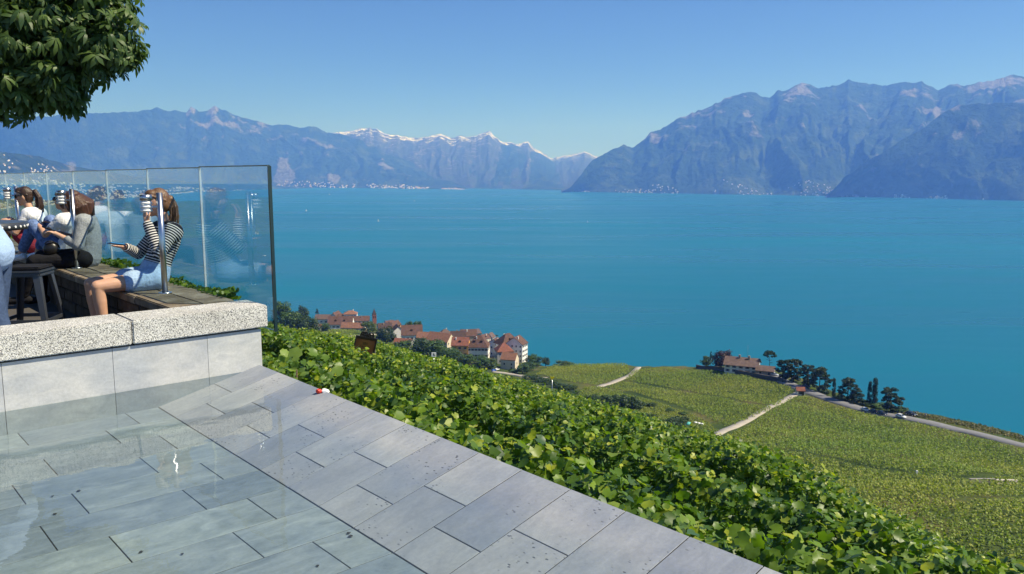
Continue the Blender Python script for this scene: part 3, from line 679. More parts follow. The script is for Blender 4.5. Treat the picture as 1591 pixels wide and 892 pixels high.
M_ASPH = simple_mat('grey_asphalt', (0.16, 0.16, 0.17), 0.9, scale=0.4)
M_CONC = simple_mat('pale_concrete_track', (0.33, 0.30, 0.26), 0.9, scale=0.3)
main_road = road('lakeside_road', [(1640, 706), (1591, 694), (1540, 681), (1490, 669), (1440, 656.5), (1400, 650), (1350, 639.5), (1310, 629), (1275, 616), (1245, 606), (1215, 592), (1200, 583)], 6.2, M_ASPH)
road('vineyard_track', [(1250, 607), (1235, 613), (1205, 629), (1175, 646), (1145, 662), (1118, 673), (1095, 681)], 3.4, M_CONC, 0.3)
road('field_track', [(992, 571), (985, 580), (968, 589), (945, 597), (928, 602)], 3.6, M_CONC, 0.3)
road('village_road', [(765, 578), (785, 579), (800, 583), (820, 587), (850, 588)], 5.0, M_CONC, 0.3)
road('hamlet_lane', [(535, 524), (550, 521), (566, 520), (580, 519)], 9.0, M_CONC, 0.3)

# ---- vineyards in the valley: every vine a small tuft of leaf faces, in rows
def in_poly(x, y, poly):
    ins = np.zeros(len(x), bool); n = len(poly)
    for i in range(n):
        x1, y1 = poly[i]; x2, y2 = poly[(i + 1) % n]
        c = ((y1 > y) != (y2 > y)); xi = (x2 - x1) * (y - y1) / (y2 - y1 + 1e-12) + x1
        ins ^= c & (x < xi)
    return ins
M_FIELD = leaf_mat('field_vine_leaf', 0.30, 0.6)
def field(name, poly_px, ang, spacing, along, label, seed, tone=1.0, hgt=1.25, cards=8, gaps=()):
    poly = [on_ground(x, y)[:2] for x, y in poly_px]; P = np.array(poly); c = P.mean(0); rad = np.linalg.norm(P - c, axis=1).max()
    rs = np.random.default_rng(seed); ca, sa = math.cos(ang), math.sin(ang)
    I, J = np.meshgrid(np.arange(-rad, rad, along), np.arange(-rad, rad, spacing), indexing='ij')
    I = I + rs.normal(0, along * 0.30, I.shape); J = J + rs.normal(0, spacing * 0.13, J.shape) + 0.6 * np.sin(I / 35)
    x = c[0] + I * ca - J * sa; y = c[1] + I * sa + J * ca; x = x.ravel(); y = y.ravel()
    m = in_poly(x, y, poly); x, y = x[m], y[m]
    m = rs.random(len(x)) > 0.05
    for (gx0, gy0), (gx1, gy1), gw in gaps:          # access strips between the plots
        a_ = on_ground(gx0, gy0)[:2]; b_ = on_ground(gx1, gy1)[:2]; d = b_ - a_; L = np.linalg.norm(d); d /= L
        q = np.stack([x, y], 1) - a_; s_ = q @ d; e_ = np.abs(q @ np.array([-d[1], d[0]])); m &= ~((s_ > 0) & (s_ < L) & (e_ < gw))
    x, y = x[m], y[m]; n = len(x); z = hz(x, y)
    base = np.repeat(np.stack([x, y, z], 1), cards, 0); N_ = len(base)
    off = np.stack([rs.normal(0, 0.24, N_), rs.normal(0, 0.24, N_), rs.uniform(0.3, 1.0, N_) * hgt], 1)
    nr = np.tile(np.array([0.15, -0.15, 0.75]), (N_, 1)) + off * np.array([1.2, 1.2, 0])
    patch = fbm(x / 55, y / 55, 3, seed)[:, None]; pv = rs.normal(1, 0.16, (n, 1))
    col = (np.array([0.135, 0.222, 0.030]) * (1 - patch) + np.array([0.262, 0.288, 0.040]) * patch) * pv * tone
    col = np.clip(np.repeat(col, cards, 0) * rs.normal(1, 0.22, (N_, 1)), 0.01, 0.3)
    me = leaves_mesh(name, base + off, nr, rs.uniform(0.36, 0.70, N_), col, 'rhomb', rs, M_FIELD, 0.5)
    o = link(name, me); set_props(o, label, 'vineyard', kind='stuff'); return n
nv = 0
nv += field('vineyard', [(1095, 690), (1228, 620), (1252, 618), (1300, 634), (1350, 646), (1395, 656), (1440, 663), (1500, 679), (1591, 702), (1680, 730), (1700, 960), (1420, 960), (1250, 830), (1150, 770), (1060, 720)], R(28), 1.55, 1.05,
            'broad green vineyard below the lakeside road on the right', 5, 1.0, gaps=[((1215, 700), (1420, 740), 2.0), ((1420, 740), (1500, 746), 1.3), ((1240, 625), (1325, 655), 1.1), ((1480, 784), (1620, 776), 2.2), ((1495, 749), (1591, 745), 2.6)])
nv += field('vineyard', [(985, 577), (1030, 573), (1080, 577), (1160, 586), (1230, 604), (1207, 632), (1150, 624), (1060, 607), (972, 591)], R(35), 1.6, 1.1, 'upper plot of vines below the villa and its retaining wall', 6, 1.05)
nv += field('vineyard', [(968, 594), (1060, 611), (1150, 628), (1204, 635), (1165, 652), (1130, 664), (1105, 655), (1070, 637), (1000, 615), (945, 603)], R(35), 1.6, 1.1, 'lower plot of vines between the garden plot and the pale track', 7, 0.95)
nv += field('vineyard', [(830, 583), (858, 570), (910, 565), (975, 570), (978, 580), (960, 590), (925, 600), (880, 594)], R(35), 1.6, 1.1, 'vineyard plot left of the short field track above the lake', 8, 1.0)
nv += field('vineyard', [(490, 516), (530, 513), (575, 518), (535, 524), (575, 526), (640, 545), (700, 565), (640, 575), (540, 545), (470, 530)], R(20), 1.7, 1.2, 'vineyard plot in front of the left end of the village', 9, 1.0)
nv += field('vineyard', [(905, 604), (930, 603), (965, 610), (975, 622), (950, 628), (900, 615)], R(35), 1.6, 1.2, 'small vineyard plot beside the dark bushes in the dip', 10, 0.9)
nv += field('rough_grass', [(945, 608), (1000, 619), (1070, 642), (1105, 660), (1118, 672), (1085, 684), (1040, 680), (990, 655), (940, 630)], R(10), 0.9, 0.9, 'rough dry grass of the garden plot in the dip', 15, 0.85, hgt=0.35, cards=4)
bpy.data.objects[[o.name for o in bpy.data.objects if o.name.startswith('rough_grass')][0]]['category'] = 'grass'

# ---- tree library
M_TREE = leaf_mat('tree_leaf', 0.22, 0.55)
M_TRUNK = simple_mat('tree_bark', (0.075, 0.058, 0.045), 0.95, scale=3, bump=0.4)
def crown_mesh(seed, kind, col0, col1, n=1500, card=0.10):
    """unit crown: height 1 (z 0..1), half-width about 0.5"""
    rs = np.random.default_rng(seed); cl = []
    if kind == 'broad':
        for _ in range(26):
            d = rs.normal(0, 1, 3); d /= np.linalg.norm(d); r_ = rs.uniform(0.25, 1.0) ** 0.5
            cl.append((d[0] * 0.34 * r_, d[1] * 0.34 * r_, 0.48 + d[2] * 0.36 * r_, rs.uniform(0.12, 0.20)))
    elif kind == 'pine':       # flat storeys of foliage
        for z_ in (0.16, 0.28, 0.40, 0.52, 0.64, 0.76, 0.87, 0.95):
            rr = 0.46 * (1.12 - abs(z_ - 0.55) * 1.35); m = int(6 + 7 * rr)
            for q in range(m):
                a_ = rs.uniform(0, 6.28); r_ = rr * rs.uniform(0.35, 1.0); cl.append((math.cos(a_) * r_, math.sin(a_) * r_, z_ + rs.normal(0, 0.015), rs.uniform(0.07, 0.13)))
    elif kind == 'umbrella':
        for q in range(24):
            a_ = rs.uniform(0, 6.28); r_ = 0.42 * math.sqrt(rs.random()); cl.append((math.cos(a_) * r_, math.sin(a_) * r_, 0.70 + 0.22 * (1 - (r_ / 0.45) ** 2) + rs.normal(0, 0.03), rs.uniform(0.08, 0.14)))
    elif kind == 'cypress':
        for q in range(60):
            z_ = rs.uniform(0.02, 0.96); rr = 0.11 * (1 - z_) ** 0.45 * (0.5 + min(1, z_ * 6) * 0.5); a_ = rs.uniform(0, 6.28)
            cl.append((math.cos(a_) * rr * 0.6, math.sin(a_) * rr * 0.6, z_, rs.uniform(0.030, 0.048)))
    elif kind == 'cone':
        for q in range(34):
            z_ = rs.uniform(0.08, 0.97); rr = 0.34 * (1 - z_); a_ = rs.uniform(0, 6.28); cl.append((math.cos(a_) * rr, math.sin(a_) * rr, z_, rs.uniform(0.05, 0.10) * (1.2 - z_)))
    elif kind == 'bush':
        for q in range(16):
            a_ = rs.uniform(0, 6.28); r_ = 0.42 * math.sqrt(rs.random()); cl.append((math.cos(a_) * r_, math.sin(a_) * r_, 0.18 + 0.5 * rs.random() * (1 - r_), rs.uniform(0.13, 0.24)))
    cl = np.array(cl); which = rs.integers(0, len(cl), n); d = rs.normal(0, 1, (n, 3)); d /= np.linalg.norm(d, axis=1, keepdims=True)
    rad = cl[which, 3] * rs.uniform(0.55, 1.08, n)
    sq = np.array([1, 1, 0.45]) if kind in ('pine', 'umbrella') else np.array([1, 1, 0.85])
    if kind == 'cypress': sq = np.array([1, 1, 2.2])
    pos = cl[which, :3] + d * rad[:, None] * sq
    ctone = rs.uniform(0.72, 1.25, len(cl))[which][:, None]; t = rs.random((n, 1))
    tint = (np.array(col0) * (1 - t) + np.array(col1) * t) * ctone
    return leaves_mesh('crown', pos, d + np.array([0, 0, 0.35]), card * rs.uniform(0.6, 1.3, n), tint, 'rhomb', rs, M_TREE, 0.5)
def trunk_mesh(seed, kind):
    rs = random.Random(seed); bm = bmesh.new()
    top = {'broad': 0.5, 'pine': 0.9, 'umbrella': 0.68, 'cypress': 0.8, 'cone': 0.85, 'bush': 0.25}[kind]
    r_ = {'broad': 0.035, 'pine': 0.028, 'umbrella': 0.026, 'cypress': 0.02, 'cone': 0.02, 'bush': 0.02}[kind]
    pts = [Vector((0, 0, -0.06))]
    for q in range(1, 5): pts.append(Vector((rs.uniform(-.02, .02), rs.uniform(-.02, .02), top * q / 4)))
    for q in range(4): bm_cyl(bm, pts[q], pts[q + 1], r_ * (1 - 0.18 * q), r_ * (1 - 0.18 * (q + 1)), 8)
    if kind not in ('cypress', 'bush'):
        for q in range(6):
            a_ = q * 1.05 + rs.uniform(0, .5); z_ = top * rs.uniform(0.55, 0.98); L = rs.uniform(0.2, 0.34)
            bm_cyl(bm, (0, 0, z_), (math.cos(a_) * L, math.sin(a_) * L, z_ + (0.16 if kind == 'broad' else 0.05)), r_ * 0.45, r_ * 0.15, 6)
    me = bpy.data.meshes.new('trunk'); bm.to_mesh(me); bm.free(); me.materials.append(M_TRUNK); return me
TL = {}
DG, MG, LG = ((0.022, 0.046, 0.014), (0.052, 0.092, 0.026)), ((0.034, 0.074, 0.017), (0.078, 0.135, 0.030)), ((0.050, 0.090, 0.020), (0.100, 0.145, 0.034))
for nm, kd, cc, n, cs in [('broad_dark', 'broad', DG, 3200, 0.06), ('broad_mid', 'broad', MG, 3200, 0.06), ('broad_light', 'broad', LG, 3000, 0.06), ('pine', 'pine', ((0.014, 0.032, 0.013), (0.034, 0.062, 0.024)), 6500, 0.058),
                          ('umbrella', 'umbrella', ((0.014, 0.036, 0.014), (0.036, 0.070, 0.024)), 1400, 0.07), ('cypress', 'cypress', ((0.008, 0.020, 0.009), (0.020, 0.040, 0.015)), 3400, 0.026),
                          ('cone', 'cone', DG, 1400, 0.06), ('purple', 'broad', ((0.030, 0.014, 0.018), (0.055, 0.026, 0.030)), 1800, 0.07), ('bush_dark', 'bush', DG, 900, 0.11), ('bush_mid', 'bush', MG, 900, 0.11), ('bush_light', 'bush', LG, 900, 0.11)]:
    TL[nm] = [(crown_mesh(hash_ * 7 + 3 + len(nm), kd, *cc, n=n, card=cs), trunk_mesh(hash_, kd)) for hash_ in ((1, 2, 3) if n > 1500 and nm != 'cypress' else (1, 2))]
_trng = random.Random(12)
def tree(name, kind, px, py, h, label, group, wide=1.0, cat=None, dmin=60.0, loc=None):
    P = on_ground(px, py, dmin) if loc is None else loc
    cm, tm = _trng.choice(TL[kind])
    r_ = empty(name, (P[0], P[1], P[2] - 0.1), _trng.uniform(0, 6.28), label, cat or ('bush' if 'bush' in name else 'tree'), group)
    r_.scale = (h * wide, h * wide, h)
    link('crown', cm, r_)
    if 'bush' not in kind: link('trunk', tm, r_)
    return r_
PINES = 'pines along the lakeside road'
for px, py, h, w_, k_, lb in [
    (1195, 574, 14, 0.75, 'umbrella', 'flat-topped pine standing right of the villa roof'),
    (1218, 589, 13, 1.05, 'pine', 'leftmost dark pine right of the villa annex'),
    (1233, 592, 14, 1.05, 'pine', 'dark pine above the small red-roofed hut'),
    (1255, 599, 13, 1.0, 'pine', 'dark pine over the parking bay behind the hut'),
    (1273, 606, 14, 1.05, 'pine', 'largest dark pine at the right end of the pine group'),
    (1317, 621, 12.5, 1.0, 'pine', 'lone layered pine right of the single cypress'),
    (1383, 638, 12.5, 1.1, 'pine', 'rounded pine above the row of parked cars')]:
    tree('pine_tree', k_, px, py + 2, h * 0.82, lb, PINES, w_ * 0.92)
tree('pine_tree', 'pine', 1330, 625, 5.5, 'small low pine beside the lone layered pine', PINES, 1.3)
CYP = 'cypresses by the lakeside road'
tree('cypress_tree', 'cypress', 1295, 617, 9.5, 'single slim cypress left of the layered pine', CYP, 1.15)
tree('cypress_tree', 'cypress', 1350, 630, 11.5, 'shorter of the two paired cypresses', CYP, 1.1)
tree('cypress_tree', 'cypress', 1358, 631, 13.5, 'taller of the two paired cypresses', CYP, 1.2)
# around the villa
GAR = 'garden trees by the villa'
tree('garden_tree', 'broad_light', 1097, 570, 7.5, 'yellow-green shrub tree at the left end of the villa garden', GAR, 1.1)
tree('garden_tree', 'cone', 1104, 571, 10, 'dark conical conifer in the villa garden', GAR, 0.7)
tree('garden_tree', 'purple', 1118, 573, 12, 'dark purple-leaved tree touching the villa', GAR, 1.0)
tree('garden_tree', 'purple', 1129, 571, 12, 'dark purple tree half behind the villa roof', GAR, 0.9)
# trees round the village
VT = 'trees around the village'
for px, py, h, w_, k_, lb in [
    (438, 513, 27, 0.75, 'broad_mid', 'tall tree rising directly behind the end of the glass'),
    (455, 520, 23, 1.0, 'broad_mid', 'full tree to the right of the glass end'),
    (478, 522, 19, 1.1, 'broad_dark', 'spreading dark tree at the vineyard edge left of the village'),
    (470, 500, 18, 0.9, 'broad_dark', 'dark tree at the far left of the village by the lake'),
    (493, 494, 15, 0.7, 'cone', 'dark conifer beside the long brown roof'),
    (503, 498, 8, 1.2, 'broad_mid', 'round tree in front of the white gable'),
    (506, 514, 8, 1.3, 'broad_mid', 'tree beside the small orange roof left'),
    (572, 519, 13, 1.25, 'broad_light', 'light green round tree above the tilted sign'),
    (600, 534, 14, 1.2, 'broad_dark', 'olive tree to the right of the tilted sign'),
    (636, 516, 12, 0.8, 'broad_mid', 'left of two trees on the lake side of the village'),
    (648, 519, 14, 0.75, 'broad_mid', 'right of two trees on the lake side of the village'),
    (626, 552, 12, 1.4, 'broad_mid', 'broad tree in front of the low orange roof'),
    (654, 556, 15, 1.35, 'broad_dark', 'large dark tree in front of the village middle'),
    (678, 558, 17, 1.2, 'broad_mid', 'tallest tree in front of the village middle'),
    (700, 563, 11, 1.6, 'broad_mid', 'spreading tree behind the small white sign'),
    (722, 566, 8, 1.9, 'broad_mid', 'broad tree below the orange-walled house'),
    (745, 570, 8.5, 1.9, 'broad_mid', 'broad tree below the long white house'),
    (762, 571, 7.5, 1.6, 'broad_light', 'light green tree beside the village road'),
    (770, 527, 8, 1.3, 'broad_dark', 'tree on the lake side behind the brown roofs'),
    (735, 519, 6, 1.2, 'bush_dark', 'dark clipped hedge tree behind the village roofs'),
    (720, 519, 5, 2.2, 'bush_dark', 'long low hedge behind the village roofs'),
    (812, 579, 7, 1.4, 'broad_mid', 'tree right of the orange lean-to house'),
    (830, 568, 9, 1.5, 'broad_mid', 'spreading tree on the shore bank below the village'),
    (822, 574, 7, 1.6, 'broad_mid', 'low tree on the bank beside the village road'),
    (800, 578, 5, 1.6, 'bush_mid', 'bush at the bend of the village road'),
    (848, 566, 6, 1.4, 'broad_dark', 'dark tree at the right end of the shore bank'),
    (875, 567, 5.0, 2.4, 'bush_light', 'long rounded shrub on the crest above the lake'),
    (895, 565, 5.5, 1.8, 'bush_light', 'pale shrub at the crest left of the field track')]:
    tree('village_tree' if 'bush' not in k_ else 'village_bush', k_, px, py + 2, h * 1.08, lb, VT, w_)
# scrub in the dip and the garden plot
SCR = 'dark bushes in the dip'
spots = [(822, 590, 4.5, 2.0), (838, 594, 5, 1.8), (852, 598, 5, 1.6), (868, 603, 4, 2.0), (885, 605, 4, 2.0), (940, 632, 7, 1.5), (955, 634, 8, 1.5), (972, 634, 8, 1.4), (990, 636, 6, 1.4), (1005, 653, 4.5, 1.6), (1030, 664, 5, 1.7), (1048, 666, 5.5, 1.6), (1060, 658, 4, 1.6), (1012, 632, 3, 1.6), (1040, 640, 2.6, 1.8), (1062, 645, 2.4, 1.8), (1090, 676, 2.5, 2.4), (1110, 680, 2.2, 2.4), (920, 622, 4, 1.6), (890, 612, 3, 2.0)]
_words = ['leftmost dark bush of the line under the village vineyard', 'second bush of the line under the village vineyard', 'third bush of the line under the village vineyard', 'fourth bush of the line under the village vineyard', 'last bush of the line under the village vineyard',
          'left of four big dark bushes in the dip', 'second of four big dark bushes in the dip', 'third of four big dark bushes in the dip', 'right of four big dark bushes in the dip', 'dark bush at the left of the garden plot', 'dark bush in front of the teal tarpaulin', 'largest bush of the garden plot beside the tarpaulin', 'small bush above the teal tarpaulin',
          'pale bush on the rough grass of the garden plot', 'low bush in the middle of the garden plot', 'low bush at the vineyard edge of the garden plot', 'clipped hedge left of the pale track foot', 'clipped hedge at the foot of the pale track', 'bush between the dark line and the big bushes', 'low bush below the dark line of bushes']
for (px, py, h, w_), lb in zip(spots, _words): tree('bush', 'bush_dark' if h > 2.7 else 'bush_mid', px, py, h, lb, SCR, w_)
for q, (px, py, h, w_, lb) in enumerate([(1285, 612, 3.0, 1.8, 'low shrub right of the large pine'), (1305, 621, 3.0, 2.2, 'shrub at the foot of the layered pine'), (1340, 629, 3.2, 2.4, 'shrub left of the paired cypresses'), (1368, 634, 3.2, 2.4, 'shrub right of the paired cypresses'), (1395, 641, 3.6, 2.2, 'shrub under the rounded pine'), (1404, 643, 3.0, 1.6, 'tawny shrub beside the dark parked car')]):
    tree('bush', 'bush_mid' if q % 2 else 'bush_dark', px, py, h, lb, 'shrubs along the lakeside road', w_)
# dry grass bank on the lake side of the road
rs = np.random.default_rng(66); pp = []
for a_, c_ in zip([(1408, 643), (1440, 648), (1500, 660), (1560, 675)], [(1440, 648), (1500, 660), (1560, 675), (1640, 697)]):
    A_ = on_ground(*a_); B_ = on_ground(*c_); n = 900; t = rs.random(n); q = A_[None] * (1 - t[:, None]) + B_[None] * t[:, None]; q[:, :2] += rs.normal(0, 2.2, (n, 2)); pp.append(q)
pp = np.concatenate(pp); pp[:, 2] = hz(pp[:, 0], pp[:, 1]) + rs.uniform(0, 0.9, len(pp)); n = len(pp); t = rs.random((n, 1))
o = link('dry_grass', leaves_mesh('dry_grass', pp, np.tile([0.2, -0.6, 0.5], (n, 1)), rs.uniform(0.5, 1.1, n), np.array([0.06, 0.085, 0.02]) * (1 - t) + np.array([0.17, 0.14, 0.06]) * t, 'rhomb', rs, M_FIELD, 0.6))
set_props(o, 'strip of dry grass on the lake side of the road', 'grass', kind='stuff')

# ---- houses
def plaster(name, c): return simple_mat(name, c, 0.9, var=0.07, scale=0.5)
WALLC = {'white': plaster('white_plaster', (0.80, 0.78, 0.74)), 'cream': plaster('cream_plaster', (0.62, 0.54, 0.42)), 'grey': plaster('grey_plaster', (0.36, 0.35, 0.34)), 'orange': plaster('orange_plaster', (0.72, 0.38, 0.12)), 'stone': plaster('stone_plaster', (0.33, 0.28, 0.22)), 'red': plaster('brown_red_plaster', (0.26, 0.10, 0.075))}
def roof_mat(name, c):
    b = N(name); v = b.coord('Object'); n = b.noise(v, 0.7, 6, 0.65); wv_ = b.n('TexWave', {'Vector': v, 'Scale': 1.6, 'Distortion': 0.4}, bands_direction='Z').outputs['Fac']
    col = b.mix(1.0, b.ramp(n, [(0.3, tuple(x * 0.62 for x in c)), (0.7, tuple(x * 1.25 for x in c))]), b.ramp(wv_, [(0.0, (0.85, 0.85, 0.85)), (1.0, (1.05, 1.05, 1.05))]), 'MULTIPLY')
    return b.done(b.bsdf(col, 0.9, spec=0.15))
ROOFC = {'brown': roof_mat('brown_tiles', (0.125, 0.072, 0.056)), 'dark': roof_mat('dark_brown_tiles', (0.080, 0.052, 0.045)), 'orange': roof_mat('orange_tiles', (0.235, 0.120, 0.080)), 'red': roof_mat('red_tiles', (0.225, 0.092, 0.064)), 'pink': roof_mat('pale_red_tiles', (0.145, 0.100, 0.084))}
M_DSTEEL = simple_mat('dull_grey_metal', (0.25, 0.26, 0.27), 0.8)
M_WIN = simple_mat('dark_window_glass', (0.025, 0.03, 0.04), 0.15, spec=0.6)
M_SHUT = simple_mat('dark_shutter', (0.05, 0.045, 0.05), 0.8)
M_TRIM = simple_mat('white_trim', (0.72, 0.71, 0.68), 0.8)
def house(name, P, w, d, h, rise, yaw, wall, roof, label, style='gable', over=0.5, wins=(4, 2), chim=1, group='village houses', cat='house', sink=4.0, dormer=0):
    """w along the ridge (local x), d across; yaw turns local x; P = ground point"""
    r_ = empty(name, (P[0], P[1], P[2]), yaw, label, cat, group)
    hw, hd = w / 2, d / 2
    vs = [(-hw, -hd, -sink), (hw, -hd, -sink), (hw, hd, -sink), (-hw, hd, -sink), (-hw, -hd, h), (hw, -hd, h), (hw, hd, h), (-hw, hd, h)]
    fs = [(0, 1, 5, 4), (1, 2, 6, 5), (2, 3, 7, 6), (3, 0, 4, 7), (3, 2, 1, 0)]
    if style == 'gable':
        vs += [(-hw, 0, h + rise), (hw, 0, h + rise)]; fs += [(4, 8, 7), (5, 6, 9)]
    else: fs += [(4, 5, 6, 7)]
    mesh_obj('wall', vs, fs, WALLC[wall], r_)
    k = rise / hd; ez = h - over * k; T = 0.28; X = hw + over * 0.7; Y = hd + over
    rx = X if style == 'gable' else max(0.05, hw - hd * (0.9 if style == 'hip' else 0.35))
    rt = h + rise + 0.05
    vs = [(-X, -Y, ez), (X, -Y, ez), (rx, 0, rt), (-rx, 0, rt), (X, Y, ez), (-X, Y, ez)]
    vs += [(x, y, z + T) for x, y, z in vs]
    fs = [(6, 7, 8, 9), (10, 11, 9, 8), (3, 2, 1, 0), (2, 3, 5, 4), (0, 1, 7, 6), (4, 5, 11, 10), (1, 2, 8, 7), (2, 4, 10, 8), (5, 3, 9, 11), (3, 0, 6, 9)]
    if style != 'gable': fs += [(7, 10, 8), (11, 6, 9), (1, 4, 10, 7), (5, 0, 6, 11)]; fs = [f for f in fs if f not in ((1, 2, 8, 7), (2, 4, 10, 8), (5, 3, 9, 11), (3, 0, 6, 9))]
    ro = mesh_obj('roof', vs, fs, ROOFC[roof], r_)
    rr = random.Random(int(abs(P[0]) * 13 + abs(P[1])))
    for c in range(chim):
        cx = rr.uniform(-0.35, 0.35) * w; cy = rr.choice((-1, 1)) * d * 0.16; cz = h + rise * (1 - 0.32) + T
        box_obj('chimney', (cx, cy, cz + 0.6), (0.8, 0.7, 2.0), WALLC['stone' if rr.random() < 0.5 else 'white'], ro)
    for c in range(dormer):
        cx = (c - (dormer - 1) / 2) * w / max(dormer, 1) * 0.7
        bm = bmesh.new(); bm_box(bm, (cx, -hd * 0.55, h + rise * 0.5 + 0.2), (1.5, 1.8, 1.1)); bm_obj('dormer', bm, ROOFC['dark'], ro)
    nx, nz = wins
    for (fx, fy, L, rot) in ((0, -hd, w, 0), (hw, 0, d, math.pi / 2), (-hw, 0, d, -math.pi / 2)):
        nn = nx if rot == 0 else max(1, int(nx * d / w))
        for q in range(nn):
            for j in range(nz):
                t = (q + 0.5) / nn - 0.5; zz = h * (j + 0.55) / nz
                cx, cy = (t * L, -hd) if rot == 0 else (fx, t * L)
                sx, sy = (0.95, 0.14) if rot == 0 else (0.14, 0.95)
                wn = box_obj('window', (cx, cy, zz), (sx, sy, 1.35), M_WIN, r_)
                if rot == 0 and wall in ('white', 'orange'):
                    for s_ in (-1, 1): box_obj('shutter', (cx + s_ * 0.78, cy, zz), (0.45, 0.2, 1.4), M_SHUT, wn)
                box_obj('sill', (cx, cy, zz - 0.76), (sx + 0.3, sy + 0.12, 0.12), M_TRIM, wn)
    if name != 'church': box_obj('door', (hw * 0.5 * (1 if nx % 2 else 0.98), -hd - 0.01, 1.0), (1.1, 0.16, 2.1), M_SHUT, r_)
    return r_
def hp(px, py): return on_ground(px, py, 150)
YV = math.atan2(-0.45, 1.0)      # main direction of the village ridges
H_ = [  # px, py, w, d, h, rise, yaw, wall, roof, style, wins, chim, dormers, label
    (530, 511, 21, 12, 4.5, 6.0, 0.05, 'white', 'brown', 'gable', (6, 1), 1, 2, 'white farmhouse under a large plain brown roof at the left of the village'),
    (512, 498, 26, 9, 5.0, 3.5, -0.05, 'white', 'pink', 'gable', (6, 1), 1, 0, 'long low house with faded pink roof at the far left'),
    (522, 502, 15, 9, 7.0, 4.5, 1.45, 'white', 'brown', 'gable', (4, 2), 1, 0, 'white gabled house behind the big plain brown roof'),
    (545, 499, 12, 10, 11, 2.5, 0.1, 'white', 'orange', 'hip', (4, 3), 1, 0, 'tall white block with flat orange hipped roof near the lake'),
    (538, 503, 14, 9, 7, 3.5, 0.4, 'cream', 'brown', 'gable', (4, 2), 1, 0, 'cream house below the tall white block'),
    (562, 505, 14, 9, 6, 3.5, 0.15, 'white', 'brown', 'gable', (4, 2), 1, 0, 'white gabled house left of the church tower'),
    (550, 514, 20, 9, 3.0, 3.5, -0.1, 'cream', 'orange', 'gable', (5, 1), 0, 0, 'low house with wide orange roof behind the light green tree'),
    (502, 502, 8, 6, 3, 1.6, 0.1, 'cream', 'orange', 'gable', (2, 1), 0, 0, 'little orange-roofed shed among the left trees'),
    (493, 513, 8, 6, 2.8, 1.8, 0.1, 'cream', 'orange', 'gable', (2, 1), 0, 0, 'little orange-roofed shed by the left vineyard'),
    (605, 512, 12, 9, 7, 3.8, 0.6, 'grey', 'brown', 'gable', (4, 2), 1, 0, 'grey house with brown roof right of the church tower'),
    (612, 516, 10, 7, 6, 3, 0.9, 'orange', 'brown', 'gable', (3, 2), 0, 0, 'narrow ochre house behind the white gable'),
    (598, 519, 11, 8, 5, 3.5, 0.3, 'stone', 'dark', 'gable', (3, 1), 1, 0, 'stone house with dark roof above the olive tree'),
    (618, 525, 11, 9, 5.5, 4.0, 1.85, 'white', 'dark', 'gable', (3, 1), 0, 0, 'bright white gable end facing the viewer in the village'),
    (640, 530, 16, 12, 5.5, 6.5, 0.15, 'white', 'brown', 'gable', (5, 1), 1, 1, 'large house with steep brown roof and dormer'),
    (627, 540, 12, 8, 3.0, 3.0, -0.25, 'white', 'red', 'gable', (3, 1), 0, 0, 'low white house with red roof half hidden by trees'),
    (661, 536, 11, 9, 5.5, 3.5, -0.2, 'cream', 'orange', 'gable', (3, 2), 0, 0, 'orange-roofed house left in the village middle'),
    (685, 542, 18, 11, 6.0, 5.0, -0.5, 'cream', 'orange', 'gable', (5, 2), 1, 0, 'big orange-roofed house above the tallest trees'),
    (692, 534, 9, 8, 7.5, 3.0, 0.2, 'stone', 'pink', 'hip', (2, 2), 1, 0, 'small stone house peeping over the orange roof'),
    (716, 553, 11.5, 10, 7.5, 4.5, YV * 0.2, 'orange', 'red', 'gable', (3, 2), 1, 1, 'orange-walled house with red roof in the village front'),
    (744, 555, 14, 12, 7.5, 7.0, YV * 0.2, 'white', 'brown', 'hip', (6, 2), 1, 2, 'long white house with dark shutters and hipped brown roof'),
    (712, 540, 11, 9, 8.0, 3.5, 0.1, 'stone', 'dark', 'gable', (3, 2), 1, 0, 'dark-roofed house behind the orange-walled house'),
    (728, 538, 12, 9, 8.0, 4.0, 0.15, 'stone', 'brown', 'gable', (3, 2), 1, 0, 'brown-roofed house behind the long white house'),
    (752, 538, 12, 10, 8.5, 4.5, 0.9, 'cream', 'brown', 'gable', (3, 2), 2, 1, 'brown-roofed house with two chimneys behind the white house'),
    (762, 535, 10, 9, 8.0, 4.5, 1.2, 'grey', 'pink', 'gable', (3, 2), 1, 0, 'grey house with faded roof on the lake side'),
    (741, 526, 9, 9, 6.5, 4.5, 0.4, 'stone', 'pink', 'pyramid', (2, 2), 0, 0, 'pyramid-roofed house on the lake side of the village'),
    (770, 553, 9, 12, 8.0, 3.5, 1.3, 'white', 'brown', 'gable', (3, 2), 1, 0, 'narrow white house at the right of the long white house'),
    (783, 564, 11, 11, 8.0, 4.5, 0.2, 'grey', 'red', 'hip', (3, 2), 0, 0, 'grey house with red-brown roof above the village road'),
    (792, 573, 9.5, 8, 6.0, 3.5, -0.3, 'cream', 'orange', 'gable', (2, 1), 0, 0, 'orange-roofed lean-to house beside the village road'),
    (789, 556, 15, 13, 9.5, 6.5, 0.5, 'white', 'brown', 'hip', (4, 3), 2, 1, 'large white house with brown roof and two chimneys at the right'),
    (803, 562, 9, 12, 11.5, 4.5, 1.15, 'white', 'brown', 'gable', (3, 4), 1, 0, 'tall white house at the right end of the village'),
]
for px, py, w_, d_, h_, ri, yw, wl, rf, st, wn, ch, dm, lb in H_:
    house('house', hp(px, py), w_ * 1.06, d_ * 1.06, h_ * 1.18, ri * 1.05, yw, wl, rf, lb, st, wins=wn, chim=ch, dormer=dm)
